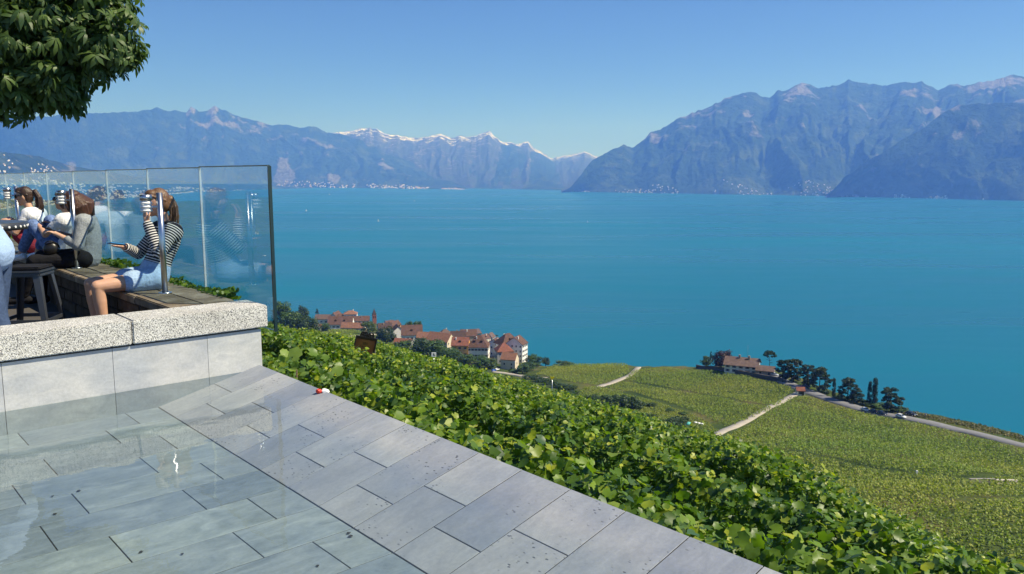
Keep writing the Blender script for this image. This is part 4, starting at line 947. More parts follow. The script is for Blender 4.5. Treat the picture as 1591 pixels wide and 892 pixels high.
# church tower
P = hp(582, 510); ch = empty('church', P, 0.3, 'slim red-brown church tower with pointed spire in the village', 'church')
box_obj('tower', (0, 0, 4.5), (3.6, 3.6, 17), WALLC['red'], ch)
bm = bmesh.new(); bmesh.ops.create_cone(bm, cap_ends=True, segments=4, radius1=2.7, radius2=0.05, depth=6.0, matrix=Matrix.Translation((0, 0, 16)) @ Matrix.Rotation(R(45), 4, 'Z')); bm_obj('spire', bm, ROOFC['dark'], ch)
for s_ in (-0.8, 0.8): box_obj('belfry_opening', (s_, -1.8, 11), (0.7, 0.2, 1.8), M_WIN, ch)
# villa with annex, retaining wall, hut
YW = -0.42
P = hp(1153, 577)
vl = house('villa', P, 17.5, 12, 4.6, 3.0, YW, 'white', 'pink', 'white villa with shallow brown roof and two chimneys above the vineyard', 'gable', 1.0, (5, 2), 0, 'buildings on the point', 'villa')
vr = [c for c in vl.children if c.name.startswith('roof')][0]
for cx, cy in ((-1.5, -0.8), (3.6, -1.2)): box_obj('chimney', (cx, cy, 8.0), (1.1, 0.9, 2.4), WALLC['stone'], vr)
cyl_obj('antenna', (2.6, 0, 7), (2.6, 0, 15), 0.05, M_DSTEEL, vr, seg=6)
house('annex', hp(1189, 583), 9, 7, 3.0, 1.8, YW, 'stone', 'pink', 'low stone annex with brown roof at the right of the villa', 'gable', 0.6, (2, 1), 0, 'buildings on the point', 'annex')
house('hut', hp(1243, 613.5), 3.6, 3.0, 2.3, 1.2, YW + 0.3, 'white', 'red', 'tiny white hut with red roof where the track meets the road', 'gable', 0.35, (1, 1), 0, 'buildings on the point', 'hut', 1.0)
M_DSTONE = simple_mat('dark_retaining_stone', (0.085, 0.075, 0.068), 0.95, scale=1.0, bump=0.5)
def wall_run(name, pts, h, t, mat, label, cat='wall', step=6.0):
    c = drape(pts, step); L = []; 
    tn = np.gradient(c, axis=0); tn /= np.linalg.norm(tn, axis=1, keepdims=True); nr = np.stack([-tn[:, 1], tn[:, 0]], 1) * t / 2
    z = hz(c[:, 0], c[:, 1]); cols = [np.column_stack([c - nr, z - 1]), np.column_stack([c - nr, z + h]), np.column_stack([c + nr, z + h]), np.column_stack([c + nr, z - 1])]
    v = np.stack(cols, 1); n = len(c); f = [tuple(x) for x in grid_faces(n, 4)] + [(0, 1, 2, 3), (4 * n - 1, 4 * n - 2, 4 * n - 3, 4 * n - 4)]
    r_ = empty(name, (c[n // 2][0], c[n // 2][1], z[n // 2]), 0, label, cat)
    o = mesh_obj('body', v.reshape(-1, 3) - np.array(r_.location), f, mat, r_)
    cap = np.stack([np.column_stack([c - nr * 1.3, z + h + 0.02]), np.column_stack([c - nr * 1.3, z + h + 0.16]), np.column_stack([c + nr * 1.3, z + h + 0.16]), np.column_stack([c + nr * 1.3, z + h + 0.02])], 1)
    mesh_obj('capping', cap.reshape(-1, 3) - np.array(r_.location), f, mat, r_); return r_
wall_run('retaining_wall', [(1082, 572), (1120, 577), (1160, 584), (1195, 590), (1216, 595)], 2.0, 0.6, M_DSTONE, 'long dark stone retaining wall under the villa garden')
wall_run('field_wall', [(1506, 750), (1530, 748), (1552, 751)], 0.9, 0.5, simple_mat('grey_field_stone', (0.22, 0.21, 0.20), 0.95), 'grey field wall inside the right vineyard', step=3.0)
wall_run('concrete_wall', [(1548, 752.5), (1565, 752.5), (1579, 752)], 0.9, 0.5, simple_mat('pale_concrete', (0.50, 0.45, 0.41), 0.9), 'short pale concrete wall at the right edge of the vineyard', step=3.0)

# ================================================================== PEOPLE, STOOL, BAR TABLE
def caps(p0, p1, r0, r1, seg=14, rings=5, flat=1.0):
    """closed tapered capsule: verts, faces"""
    p0 = Vector(p0); p1 = Vector(p1); d = p1 - p0; L = max(d.length, 1e-5); q = d.to_track_quat('Z', 'Y') if d.length > 1e-5 else Matrix.Identity(3).to_quaternion()
    vs, fs = [], []; prof = []
    for k in range(1, rings + 1): a_ = math.pi / 2 * (1 - k / rings); prof.append((-math.sin(a_) * r0, math.cos(a_) * r0))
    for k in range(rings): a_ = math.pi / 2 * k / rings; prof.append((L + math.sin(a_) * r1, math.cos(a_) * r1))
    vs.append(p0 + q @ Vector((0, 0, -r0)))
    for z, r_ in prof:
        for s_ in range(seg):
            t = 2 * math.pi * s_ / seg; vs.append(p0 + q @ Vector((math.cos(t) * r_, math.sin(t) * r_ * flat, z)))
    vs.append(p0 + q @ Vector((0, 0, L + r1))); n = len(prof)
    for s_ in range(seg): fs.append((0, 1 + (s_ + 1) % seg, 1 + s_))
    for k in range(n - 1):
        for s_ in range(seg):
            a_ = 1 + k * seg + s_; b_ = 1 + k * seg + (s_ + 1) % seg; fs.append((a_, b_, b_ + seg, a_ + seg))
    e = len(vs) - 1
    for s_ in range(seg): fs.append((e, 1 + (n - 1) * seg + s_, 1 + (n - 1) * seg + (s_ + 1) % seg))
    return vs, fs
def ell(c, r, rot=None):
    bm = bmesh.new(); bmesh.ops.create_uvsphere(bm, u_segments=18, v_segments=12, radius=1.0)
    M = Matrix.Translation(c) @ (rot.to_4x4() if rot is not None else Matrix.Identity(4)) @ Matrix.Diagonal((*r, 1))
    vs = [M @ v.co for v in bm.verts]; fs = [tuple(v.index for v in f.verts) for f in bm.faces]; bm.free(); return vs, fs
def fuse(shapes, voxel=0.008, smooth=6, cut=None):
    V, Fc = [], []
    for vs, fs in shapes:
        n = len(V); V += [tuple(v) for v in vs]; Fc += [tuple(i + n for i in f) for f in fs]
    me = bpy.data.meshes.new('tmp'); me.from_pydata(V, [], Fc); o = bpy.data.objects.new('tmp', me); COL.objects.link(o)
    m = o.modifiers.new('r', 'REMESH'); m.mode = 'VOXEL'; m.voxel_size = voxel
    s_ = o.modifiers.new('s', 'SMOOTH'); s_.iterations = smooth; s_.factor = 0.5
    dg = bpy.context.evaluated_depsgraph_get(); dg.update(); res = bpy.data.meshes.new_from_object(o.evaluated_get(dg))
    bpy.data.objects.remove(o); bpy.data.meshes.remove(me)
    res.polygons.foreach_set('use_smooth', np.ones(len(res.polygons), bool))
    return res
def seg_coord(me, segs):
    """per-vertex running coordinate along the nearest limb segment (for woven stripes)"""
    n = len(me.vertices); co = np.empty(n * 3); me.vertices.foreach_get('co', co); co = co.reshape(-1, 3)
    best = np.full(n, 1e9); val = np.zeros(n)
    for p0, p1, off, rad in segs:
        p0 = np.array(p0); p1 = np.array(p1); d = p1 - p0; L = np.linalg.norm(d); t = np.clip(((co - p0) @ d) / L ** 2, -0.25, 1.25)
        dist = np.linalg.norm(co - (p0 + np.clip(t, 0, 1)[:, None] * d), axis=1) / rad; m = dist < best; best[m] = dist[m]; val[m] = off + t[m] * L
    a = me.attributes.new('stripe', 'FLOAT', 'POINT'); a.data.foreach_set('value', val.astype(np.float32))
def skin_mat(name, c):
    b = N(name); n = b.noise(b.coord('Object'), 18.0, 4)
    col = b.ramp(n, [(0.3, tuple(x * 0.93 for x in c)), (0.7, tuple(min(1, x * 1.06) for x in c))])
    return b.done(b.bsdf(col, 0.48, spec=0.4, **{'Subsurface Weight': 0.08, 'Subsurface Radius': (0.02, 0.008, 0.004), 'Subsurface Scale': 0.4}))
def cloth_mat(name, c, scale=60.0, var=0.15, rough=0.9, fold=0.5):
    b = N(name); v = b.coord('Object'); n = b.noise(v, scale, 3); f = b.noise(v, 9.0, 3, 0.6, dist=0.8)
    col = b.mix(1.0, b.ramp(n, [(0.3, tuple(x * (1 - var) for x in c)), (0.7, tuple(min(1, x * (1 + var)) for x in c))]), b.ramp(b.noise(v, 5.0, 3), [(0.3, (0.9, 0.9, 0.9)), (0.7, (1.05, 1.05, 1.05))]), 'MULTIPLY')
    return b.done(b.bsdf(col, rough, spec=0.15, normal=b.bump(f, fold, 0.03)))
def hair_mat(name, c0, c1):
    b = N(name); v = b.coord('Object', scale=(90, 90, 9)); n = b.noise(v, 1.0, 4, 0.6, dist=0.5)
    return b.done(b.bsdf(b.ramp(n, [(0.3, c0), (0.7, c1)]), 0.42, spec=0.5, normal=b.bump(n, 0.6, 0.01)))
SKIN = skin_mat('tanned_skin', (0.52, 0.30, 0.20)); SKIN2 = skin_mat('light_skin', (0.58, 0.36, 0.26))
HAIR_B = hair_mat('dark_brown_hair', (0.018, 0.010, 0.007), (0.060, 0.030, 0.018)); HAIR_L = hair_mat('light_brown_hair', (0.07, 0.035, 0.018), (0.19, 0.10, 0.05)); HAIR_R = hair_mat('auburn_hair', (0.028, 0.012, 0.008), (0.10, 0.042, 0.022))
b = N('black_white_stripes'); sa_ = b.n('Attribute', attribute_name='stripe').outputs['Fac']
sf = b.math('FRACT', b.math('MULTIPLY', sa_, 44.0)); sm = b.ramp(sf, [(0.0, 0.0), (0.56, 0.0), (0.62, 1.0), (0.94, 1.0), (1.0, 0.0)])
yoke = b.ramp(sa_, [(0.455, 0.0), (0.458, 1.0)])
sm = b.math('MULTIPLY', sm, b.math('SUBTRACT', 1.0, yoke))
M_STRIPE = b.done(b.bsdf(b.mix(sm, (0.016, 0.017, 0.026), (0.66, 0.65, 0.62)), 0.9, spec=0.15, normal=b.bump(b.noise(b.coord('Object'), 9.0, 3, 0.6, dist=0.8), 0.5, 0.03)))
M_DENIM_L = cloth_mat('pale_blue_denim', (0.34, 0.47, 0.64)); M_DENIM = cloth_mat('blue_denim', (0.055, 0.085, 0.16)); M_WHITEC = cloth_mat('white_cotton', (0.78, 0.79, 0.82), fold=0.7); M_GREYK = cloth_mat('grey_knit', (0.27, 0.29, 0.31), 120.0, 0.35)
M_BLACKC = cloth_mat('black_cotton', (0.014, 0.014, 0.017)); M_BLUESH = cloth_mat('pale_blue_shirt', (0.32, 0.44, 0.64), 200.0, 0.2); M_JEANW = cloth_mat('washed_blue_denim', (0.14, 0.21, 0.40), 30.0, 0.4); M_REDC = cloth_mat('red_canvas', (0.55, 0.06, 0.055)); M_REDS = cloth_mat('dark_red_shorts', (0.26, 0.03, 0.045))
M_BLK = simple_mat('black_plastic', (0.012, 0.012, 0.014), 0.25, spec=0.5); M_PHONE = simple_mat('blue_phone_case', (0.05, 0.25, 0.55), 0.3); M_LEATH = simple_mat('black_leather', (0.012, 0.011, 0.011), 0.35, spec=0.5)
M_LIP = simple_mat('lips', (0.40, 0.14, 0.12), 0.5); M_EYE = simple_mat('eye_white', (0.6, 0.6, 0.58), 0.3); M_IRIS = simple_mat('dark_iris', (0.03, 0.02, 0.015), 0.2)

def lerp(a_, b_, t): return tuple(x + (y - x) * t for x, y in zip(a_, b_))
def hand_shapes(wrist, direction, side, normal, curl=0.5, sc=1.0):
    """palm with four unequal bent fingers and a thumb leaving the side of the palm"""
    w_ = Vector(wrist); d = Vector(direction).normalized(); n = Vector(normal); n = (n - n.dot(d) * d).normalized(); s_ = d.cross(n) * side
    sh = [caps(w_, w_ + d * 0.03 * sc, 0.024 * sc, 0.026 * sc), ]
    for k in range(4):
        base = w_ + d * 0.075 * sc + s_ * (0.026 - 0.0175 * k) * sc; sh.append(caps(w_ + d * 0.02 * sc + s_ * (0.016 - 0.010 * k) * sc, base, 0.0125 * sc, 0.0105 * sc, 10, 4))
        L = (0.040, 0.045, 0.042, 0.033)[k] * sc; a_ = curl * (0.8 + 0.12 * k)
        p1 = base + (d * math.cos(a_) - n * math.sin(a_)) * L; p2 = p1 + (d * math.cos(2 * a_) - n * math.sin(2 * a_)) * L * 0.85
        sh += [caps(base, p1, 0.0100 * sc, 0.0090 * sc, 10, 4), caps(p1, p2, 0.0090 * sc, 0.0078 * sc, 10, 4)]
    t0 = w_ + d * 0.022 * sc + s_ * 0.026 * sc; t1 = t0 + (d * 0.65 + s_ * 0.75).normalized() * 0.035 * sc; t2 = t1 + (d * 0.9 + s_ * 0.15 - n * 0.4).normalized() * 0.03 * sc
    sh += [caps(t0, t1, 0.013 * sc, 0.0105 * sc, 10, 4), caps(t1, t2, 0.0105 * sc, 0.0085 * sc, 10, 4)]
    return sh
def person(label, loc, yaw, J, skin, group='people on the terrace', hair=None, ponytail=None, hairlen=0.0, tops=(), glasses=False, feet=None):
    """J: joints in local metres, x forward, y to the figure's left, z up. tops: clothing builders"""
    root = empty('person', loc, yaw, label, 'person', group)
    hd = Vector(J['head']); tilt = Matrix.Rotation(J.get('nod', 0.0), 3, 'Y') @ Matrix.Rotation(0, 3, 'Z'); tz = Matrix.Rotation(J.get('turn', 0.0), 3, 'Z') @ tilt
    def hl(x, y, z): return hd + tz @ Vector((x, y, z))
    P = J
    sh = [caps(P['pelvis'], P['waist'], 0.118, 0.098), caps(P['waist'], P['chest'], 0.100, 0.112), caps(lerp(P['chest'], P['sl'], 0.75), lerp(P['chest'], P['sr'], 0.75), 0.088, 0.088), caps(P['chest'], P['neck'], 0.075, 0.050),
          caps(P['neck'], hl(-0.015, 0, -0.06), 0.050, 0.048)]
    sh += [ell(hd, (0.094, 0.074, 0.112), tz), ell(hl(0.030, 0, -0.062), (0.058, 0.052, 0.056), tz), caps(hl(0.086, 0, 0.012), hl(0.106, 0, -0.026), 0.008, 0.0125, 10, 4), caps(hl(0.070, 0, -0.098), hl(0.062, 0, -0.102), 0.020, 0.020, 10, 4)]
    for s_ in (-1, 1): sh.append(ell(hl(-0.005, s_ * 0.075, -0.012), (0.018, 0.010, 0.030), tz)); sh.append(ell(hl(0.062, s_ * 0.032, -0.032), (0.024, 0.022, 0.022), tz))
    for s_, sn, en, wn, hn in ((1, 'sl', 'el', 'wl', 'hl'), (-1, 'sr', 'er', 'wr', 'hr')):
        sh += [caps(P[sn], P[en], 0.047, 0.038), caps(P[en], P[wn], 0.039, 0.026)]
        sh += hand_shapes(P[wn], Vector(P[hn]) - Vector(P[wn]), s_, P.get('n' + hn, (0, 0, 1)), P.get('curl' + hn, 0.55))
    for hp_, kn, an in (('pl', 'kl', 'al'), ('pr', 'kr', 'ar')):
        sh += [caps(P[hp_], P[kn], 0.088, 0.056), caps(P[kn], lerp(P[kn], P[an], 0.35), 0.054, 0.054), caps(lerp(P[kn], P[an], 0.3), P[an], 0.055, 0.034)]
        f = Vector(P['foot_dir']); a_ = Vector(P[an]); sh += [caps(a_ + Vector((0, 0, -0.02)) - f * 0.03, a_ + f * 0.13 + Vector((0, 0, -0.05)), 0.036, 0.028)]
    body = fuse(sh, 0.0075, 4); body.materials.append(skin); link('body', body, root)
    # eyes and mouth
    if not glasses:
        for s_ in (-1, 1):
            bm = bmesh.new(); bmesh.ops.create_uvsphere(bm, u_segments=10, v_segments=8, radius=0.012, matrix=Matrix.Translation(hl(0.079, s_ * 0.031, 0.006))); ey = bm_obj('eye', bm, M_EYE, root, True)
            bm = bmesh.new(); bmesh.ops.create_uvsphere(bm, u_segments=10, v_segments=8, radius=0.007, matrix=Matrix.Translation(hl(0.0865, s_ * 0.031, 0.006))); bm_obj('iris', bm, M_IRIS, ey, True)
            vs, fs = caps(hl(0.085, s_ * 0.046, 0.026), hl(0.090, s_ * 0.018, 0.029), 0.005, 0.005, 8, 3); mesh_obj('eyebrow', vs, fs, HAIR_B, root)
    vs, fs = caps(hl(0.083, -0.017, -0.061), hl(0.083, 0.017, -0.061), 0.0075, 0.0075, 8, 3); mesh_obj('mouth', vs, fs, M_LIP, root)
    if glasses:
        g = empty('sunglasses', (0, 0, 0)); g.parent = root
        vs, fs = [], []
        bm = bmesh.new()
        for s_ in (-1, 1):
            bmesh.ops.create_uvsphere(bm, u_segments=14, v_segments=10, radius=1.0, matrix=Matrix.Translation(hl(0.088, s_ * 0.034, 0.006)) @ tz.to_4x4() @ Matrix.Diagonal((0.014, 0.033, 0.026, 1)))
            bm_cyl(bm, hl(0.084, s_ * 0.064, 0.014), hl(-0.01, s_ * 0.082, 0.012), 0.006, 0.006, 8)
        bm_cyl(bm, hl(0.098, -0.02, 0.012), hl(0.098, 0.02, 0.012), 0.004, 0.004, 8)
        bpy.data.objects.remove(g); bm_obj('sunglasses', bm, M_BLK, root, True)
    # hair
    hs = [ell(hl(-0.022, 0, 0.024), (0.092, 0.080, 0.106), tz), ell(hl(-0.050, 0, -0.02), (0.058, 0.072, 0.080), tz), ell(hl(0.035, 0, 0.078), (0.060, 0.062, 0.042), tz)]
    if ponytail:
        pts = [hl(-0.085, 0, 0.035)] + [hl(*p) for p in ponytail]; rr = [0.024, 0.030, 0.034, 0.028, 0.012, 0.010]
        for k in range(len(pts) - 1): hs.append(caps(pts[k], pts[k + 1], rr[k], rr[k + 1]))
    if hairlen:
        rl = random.Random(5)
        for k in range(22):
            a_ = R(75 + k * 10) if k < 22 else 0; x, y = math.cos(a_) * 0.085, math.sin(a_) * 0.080
            st = hl(x - 0.02, y, 0.03); en = hl(x * 1.1 - 0.035, y * 1.15, -hairlen * rl.uniform(0.85, 1.08)); md = (st + en) / 2 + tz @ Vector((x * 0.35 - 0.02, y * 0.4, 0)); hs += [caps(st, md, 0.026, 0.028, 10, 4), caps(md, en, 0.028, 0.012, 10, 4)]
        for s_ in (-1, 1):
            st = hl(0.05, s_ * 0.066, 0.06); md = hl(0.05, s_ * 0.088, -0.06); en = hl(0.03, s_ * 0.085, -hairlen * 0.95); hs += [caps(st, md, 0.022, 0.024, 10, 4), caps(md, en, 0.024, 0.012, 10, 4)]
    rl = random.Random(9)          # loose strands over the cap, gathered towards the back
    for k in range(46):
        a_ = rl.uniform(-1.5, 1.5); st = hl(0.045 * math.cos(a_ * 0.6) + 0.02, 0.068 * math.sin(a_), 0.094 - 0.03 * abs(math.sin(a_))); md = hl(-0.055, 0.074 * math.sin(a_), 0.085 - 0.07 * abs(math.sin(a_))); en = hl(-0.105, 0.030 * math.sin(a_), 0.02 + rl.uniform(-0.05, 0.03)); hs += [caps(st, md, 0.006, 0.008, 6, 2), caps(md, en, 0.008, 0.006, 6, 2)]
    if ponytail:
        for k in range(16):
            dx, dy = rl.uniform(-0.03, 0.03), rl.uniform(-0.03, 0.03)
            for q in range(1, len(pts) - 1): hs.append(caps(pts[q] + Vector((dx, dy, 0)) * (0.9 + 0.2 * q), pts[q + 1] + Vector((dx, dy, rl.uniform(-0.02, 0.0))) * (0.9 + 0.25 * q), 0.007, 0.006, 6, 2))
    hm = fuse(hs, 0.006, 4 if hairlen else 1); hm.materials.append(hair); link('hair', hm, root)
    for fn in tops: fn(root, P)
    return root
def top(name, mat, sleeve=1.0, infl=0.016, stripes=False, hem=0.0, loose=0.0):
    """shirt or sweater: torso plus sleeves down to a fraction of the arm (0..2: elbow = 1, wrist = 2)"""
    def fn(root, P):
        i = infl; sh = [caps(lerp(P['pelvis'], P['waist'], hem), P['waist'], 0.120 + i + loose, 0.100 + i + loose), caps(P['waist'], P['chest'], 0.102 + i + loose, 0.114 + i), caps(lerp(P['chest'], P['sl'], 0.78), lerp(P['chest'], P['sr'], 0.78), 0.088 + i, 0.088 + i), caps(P['chest'], lerp(P['chest'], P['neck'], 0.6), 0.085 + i, 0.062 + i)]
        segs = [(P['pelvis'], P['waist'], 0.0, 1.0), (P['waist'], P['chest'], np.linalg.norm(np.array(P['waist']) - np.array(P['pelvis'])), 1.0)]
        o1 = segs[1][2] + np.linalg.norm(np.array(P['chest']) - np.array(P['waist'])); segs.append((P['chest'], P['neck'], o1, 1.0))
        for s_, e_, w_ in (('sl', 'el', 'wl'), ('sr', 'er', 'wr')):
            t = min(sleeve, 1.0); sh.append(caps(P[s_], lerp(P[s_], P[e_], t), 0.050 + i, 0.040 + i + loose * 0.4))
            segs.append((lerp(P[s_], P[e_], 0.08), P[e_], -0.6, 0.52))
            if sleeve > 1: sh.append(caps(P[e_], lerp(P[e_], P[w_], sleeve - 1), 0.041 + i, 0.029 + i + loose * 0.3)); segs.append((P[e_], P[w_], -0.3, 0.45))
        me = fuse(sh, 0.0085, 4); me.materials.append(mat)
        if stripes: seg_coord(me, segs)
        link(name, me, root)
    return fn
def bottoms(name, mat, length=2.0, infl=0.014, high=0.25):
    """trousers or shorts: 1 = knee, 2 = ankle"""
    def fn(root, P):
        i = infl; sh = [caps(P['pelvis'], lerp(P['pelvis'], P['waist'], high), 0.121 + i, 0.114 + i), caps(P['pl'], P['pr'], 0.092 + i, 0.092 + i)]
        for h_, k_, a_ in (('pl', 'kl', 'al'), ('pr', 'kr', 'ar')):
            t = min(length, 1.0); sh.append(caps(P[h_], lerp(P[h_], P[k_], t), 0.090 + i, 0.090 + i - (0.034 - (0.012 if length < 1 else 0)) * t))
            if length > 1: sh.append(caps(P[k_], lerp(P[k_], P[a_], length - 1), 0.058 + i, 0.040 + i))
        me = fuse(sh, 0.0085, 4); me.materials.append(mat); link(name, me, root)
    return fn
def shoes(mat):
    def fn(root, P):
        f = Vector(P['foot_dir'])
        for a_ in ('al', 'ar'):
            q = Vector(P[a_]); me = fuse([caps(q + Vector((0, 0, -0.035)) - f * 0.04, q + f * 0.15 + Vector((0, 0, -0.052)), 0.045, 0.036)], 0.008, 3); me.materials.append(mat); link('shoe', me, root)
    return fn
def box_part(name, c, s, mat, rot=(0, 0, 0), bevel=0.004):
    def fn(root, P):
        bm = bmesh.new(); bm_box(bm, (0, 0, 0), s, bevel=bevel); bm_obj(name, bm, mat, root, False, c, rot)
    return fn
def to_face(u_dir, v_dir): return math.atan2(u_dir * U2[1] + v_dir * V2[1], u_dir * U2[0] + v_dir * V2[0])
FACE_IN = to_face(-1, 0)

# girl in the striped top, legs hanging over the bench front, phone in one hand, other hand at her brow
J = dict(pelvis=(-0.03, 0, 0.125), waist=(-0.085, 0, 0.27), chest=(-0.155, 0, 0.43), neck=(-0.155, 0, 0.585), head=(-0.095, 0, 0.770), nod=0.10, turn=-0.18,
         sl=(-0.165, 0.165, 0.525), sr=(-0.155, -0.165, 0.525), el=(-0.01, 0.225, 0.33), wl=(0.045, 0.135, 0.60), hl=(0.05, 0.095, 0.70), nhl=(1, 0.2, 0.1), curlhl=0.35,
         er=(0.03, -0.21, 0.30), wr=(0.17, -0.09, 0.375), hr=(0.24, -0.04, 0.39), nhr=(0, 0, -1), curlhr=-0.0,
         pl=(0.0, 0.09, 0.095), pr=(0.0, -0.09, 0.095), kl=(0.465, 0.075, 0.062), kr=(0.475, -0.095, 0.070), al=(0.43, 0.07, -0.345), ar=(0.44, -0.09, -0.345), foot_dir=(1, 0, 0))
girl = person('young woman in black and white striped top and denim shorts holding a phone', uvz(2.385, 7.56, BENCH_Z), FACE_IN, J, SKIN, hair=HAIR_L, ponytail=[(-0.115, 0, 0.022), (-0.135, 0, -0.05), (-0.128, 0, -0.13), (-0.112, 0, -0.19)],
       tops=[top('striped_top', M_STRIPE, 1.92, 0.014, True, 0.05), bottoms('denim_shorts', M_DENIM_L, 0.40, 0.020, 0.3), shoes(M_WHITEC)])
ph = empty('phone', (0, 0, 0)); bpy.data.objects.remove(ph)
def held(name, root_obj, c, s, rot, mat, label, cat, screen=True):
    M = Matrix.Translation(root_obj.location) @ Matrix.Rotation(root_obj.rotation_euler.z, 4, 'Z') @ Matrix.Translation(c) @ (Matrix.Rotation(rot[2], 4, 'Z') @ Matrix.Rotation(rot[1], 4, 'Y') @ Matrix.Rotation(rot[0], 4, 'X'))
    r_ = empty(name, (0, 0, 0), 0, label, cat); r_.matrix_world = M
    bm = bmesh.new(); bm_box(bm, (0, 0, 0), s, bevel=0.003); bm_obj('case', bm, mat, r_)
    if screen: box_obj('screen', (0, 0, s[2] / 2 + 0.0008), (s[0] * 0.92, s[1] * 0.9, 0.001), M_BLK, r_)
    return r_
held('phone', girl, (0.255, -0.055, 0.412), (0.14, 0.072, 0.009), (0.15, -0.18, 0.25), M_PHONE, 'blue phone held by the woman in stripes', 'phone')

# woman in the grey sweater
J = dict(pelvis=(-0.02, 0, 0.125), waist=(-0.05, 0, 0.26), chest=(-0.045, 0, 0.42), neck=(0.015, 0, 0.565), head=(0.075, 0, 0.720), nod=0.42, turn=-0.1,
         sl=(-0.03, 0.17, 0.51), sr=(-0.03, -0.17, 0.51), el=(0.02, 0.225, 0.26), wl=(0.23, 0.12, 0.37), hl=(0.31, 0.09, 0.41), nhl=(0, 0, 1), curlhl=0.5,
         er=(0.04, -0.22, 0.27), wr=(0.23, -0.07, 0.37), hr=(0.31, -0.04, 0.40), nhr=(0, 0, -1), curlhr=0.3,
         pl=(0.0, 0.095, 0.10), pr=(0.0, -0.095, 0.10), kl=(0.47, 0.14, 0.09), kr=(0.46, -0.16, 0.11), al=(0.62, 0.05, -0.30), ar=(0.50, -0.20, -0.34), foot_dir=(1, 0, 0))
grey = person('woman with long auburn hair in a grey sweater bending over her phone', uvz(2.42, 9.86, BENCH_Z), to_face(-0.92, 0.40), J, SKIN2, hair=HAIR_R, hairlen=0.20,
       tops=[top('grey_sweater', M_GREYK, 1.45, 0.020, hem=-0.1, loose=0.014), bottoms('black_trousers', M_BLACKC, 1.95, 0.016), shoes(M_BLACKC)])
held('phone', grey, (0.335, 0.03, 0.425), (0.135, 0.068, 0.009), (0.2, -0.5, 0.1), M_BLK, 'dark phone held by the woman in the grey sweater', 'phone')
# black handbag on her lap
M4 = Matrix.Translation(grey.location) @ Matrix.Rotation(grey.rotation_euler.z, 4, 'Z')
bag = empty('handbag', (0, 0, 0), 0, 'small black leather handbag on the lap beside the grey sweater', 'handbag'); bag.matrix_world = M4 @ Matrix.Translation((0.30, 0.11, 0.175))
me = fuse([ell((0, -0.045, 0.045), (0.075, 0.045, 0.075)), ell((0, 0.045, 0.045), (0.075, 0.045, 0.075)), ell((0, 0, 0.02), (0.08, 0.08, 0.05))], 0.008, 3); me.materials.append(M_LEATH); link('pouch', me, bag)
sh = [caps((0.06 * math.cos(t), 0.085 * math.sin(t), 0.08 + 0.05 * abs(math.sin(t))), (0.06 * math.cos(t + 0.5), 0.085 * math.sin(t + 0.5), 0.08 + 0.05 * abs(math.sin(t + 0.5))), 0.008, 0.008, 8, 3) for t in np.arange(0, 3.2, 0.5)]
me = fuse(sh, 0.006, 2); me.materials.append(M_LEATH); link('strap', me, bag)

# woman in white behind her, knees drawn up, face to the sun
J = dict(pelvis=(-0.06, 0, 0.125), waist=(-0.13, 0, 0.25), chest=(-0.16, 0, 0.40), neck=(-0.12, 0, 0.545), head=(-0.045, 0, 0.710), nod=-0.18, turn=-0.12,
         sl=(-0.16, 0.165, 0.49), sr=(-0.15, -0.165, 0.49), el=(0.03, 0.22, 0.32), wl=(0.22, 0.11, 0.42), hl=(0.29, 0.07, 0.45), nhl=(0, 0, 1),
         er=(0.03, -0.22, 0.33), wr=(0.22, -0.11, 0.44), hr=(0.29, -0.06, 0.46), nhr=(0, 0, 1),
         pl=(0.0, 0.09, 0.10), pr=(0.0, -0.09, 0.10), kl=(0.30, 0.11, 0.42), kr=(0.27, -0.12, 0.46), al=(0.52, 0.11, 0.075), ar=(0.50, -0.12, 0.075), foot_dir=(0.9, 0, -0.1))
person('woman in white top and washed jeans with sunglasses sitting with knees drawn up', uvz(2.42, 10.80, BENCH_Z), to_face(-0.55, 0.83), J, SKIN, hair=HAIR_B, ponytail=[(-0.11, 0, 0.02), (-0.13, 0, -0.03)], glasses=True,
       tops=[top('white_top', M_WHITEC, 0.6, 0.018), bottoms('jeans', M_JEANW, 1.8, 0.018), shoes(M_WHITEC)])
# woman in the white T-shirt hugging bare knees
J = dict(pelvis=(-0.05, 0, 0.125), waist=(-0.06, 0, 0.27), chest=(-0.02, 0, 0.43), neck=(0.035, 0, 0.575), head=(0.095, 0, 0.740), nod=0.08, turn=0.10,
         sl=(0.0, 0.165, 0.52), sr=(-0.01, -0.165, 0.52), el=(0.14, 0.21, 0.28), wl=(0.30, 0.08, 0.43), hl=(0.36, 0.0, 0.45), nhl=(0, 0, 1), curlhl=0.4,
         er=(0.16, -0.21, 0.30), wr=(0.30, -0.06, 0.44), hr=(0.36, 0.03, 0.46), nhr=(0, 0, 1), curlhr=0.4,
         pl=(0.0, 0.085, 0.10), pr=(0.0, -0.085, 0.10), kl=(0.32, 0.07, 0.40), kr=(0.33, -0.07, 0.42), al=(0.40, 0.07, 0.07), ar=(0.42, -0.07, 0.07), foot_dir=(0.95, 0, -0.1))
person('woman with dark ponytail, sunglasses and white T-shirt hugging her bare knees', uvz(2.38, 12.05, BENCH_Z), to_face(-0.80, 0.55), J, SKIN, hair=HAIR_B, ponytail=[(-0.14, 0, 0.05), (-0.175, 0, -0.03), (-0.175, 0, -0.13), (-0.16, 0, -0.20)], glasses=True,
       tops=[top('white_t_shirt', M_WHITEC, 0.55, 0.016), bottoms('red_shorts', M_REDS, 0.45, 0.016), shoes(M_WHITEC)])
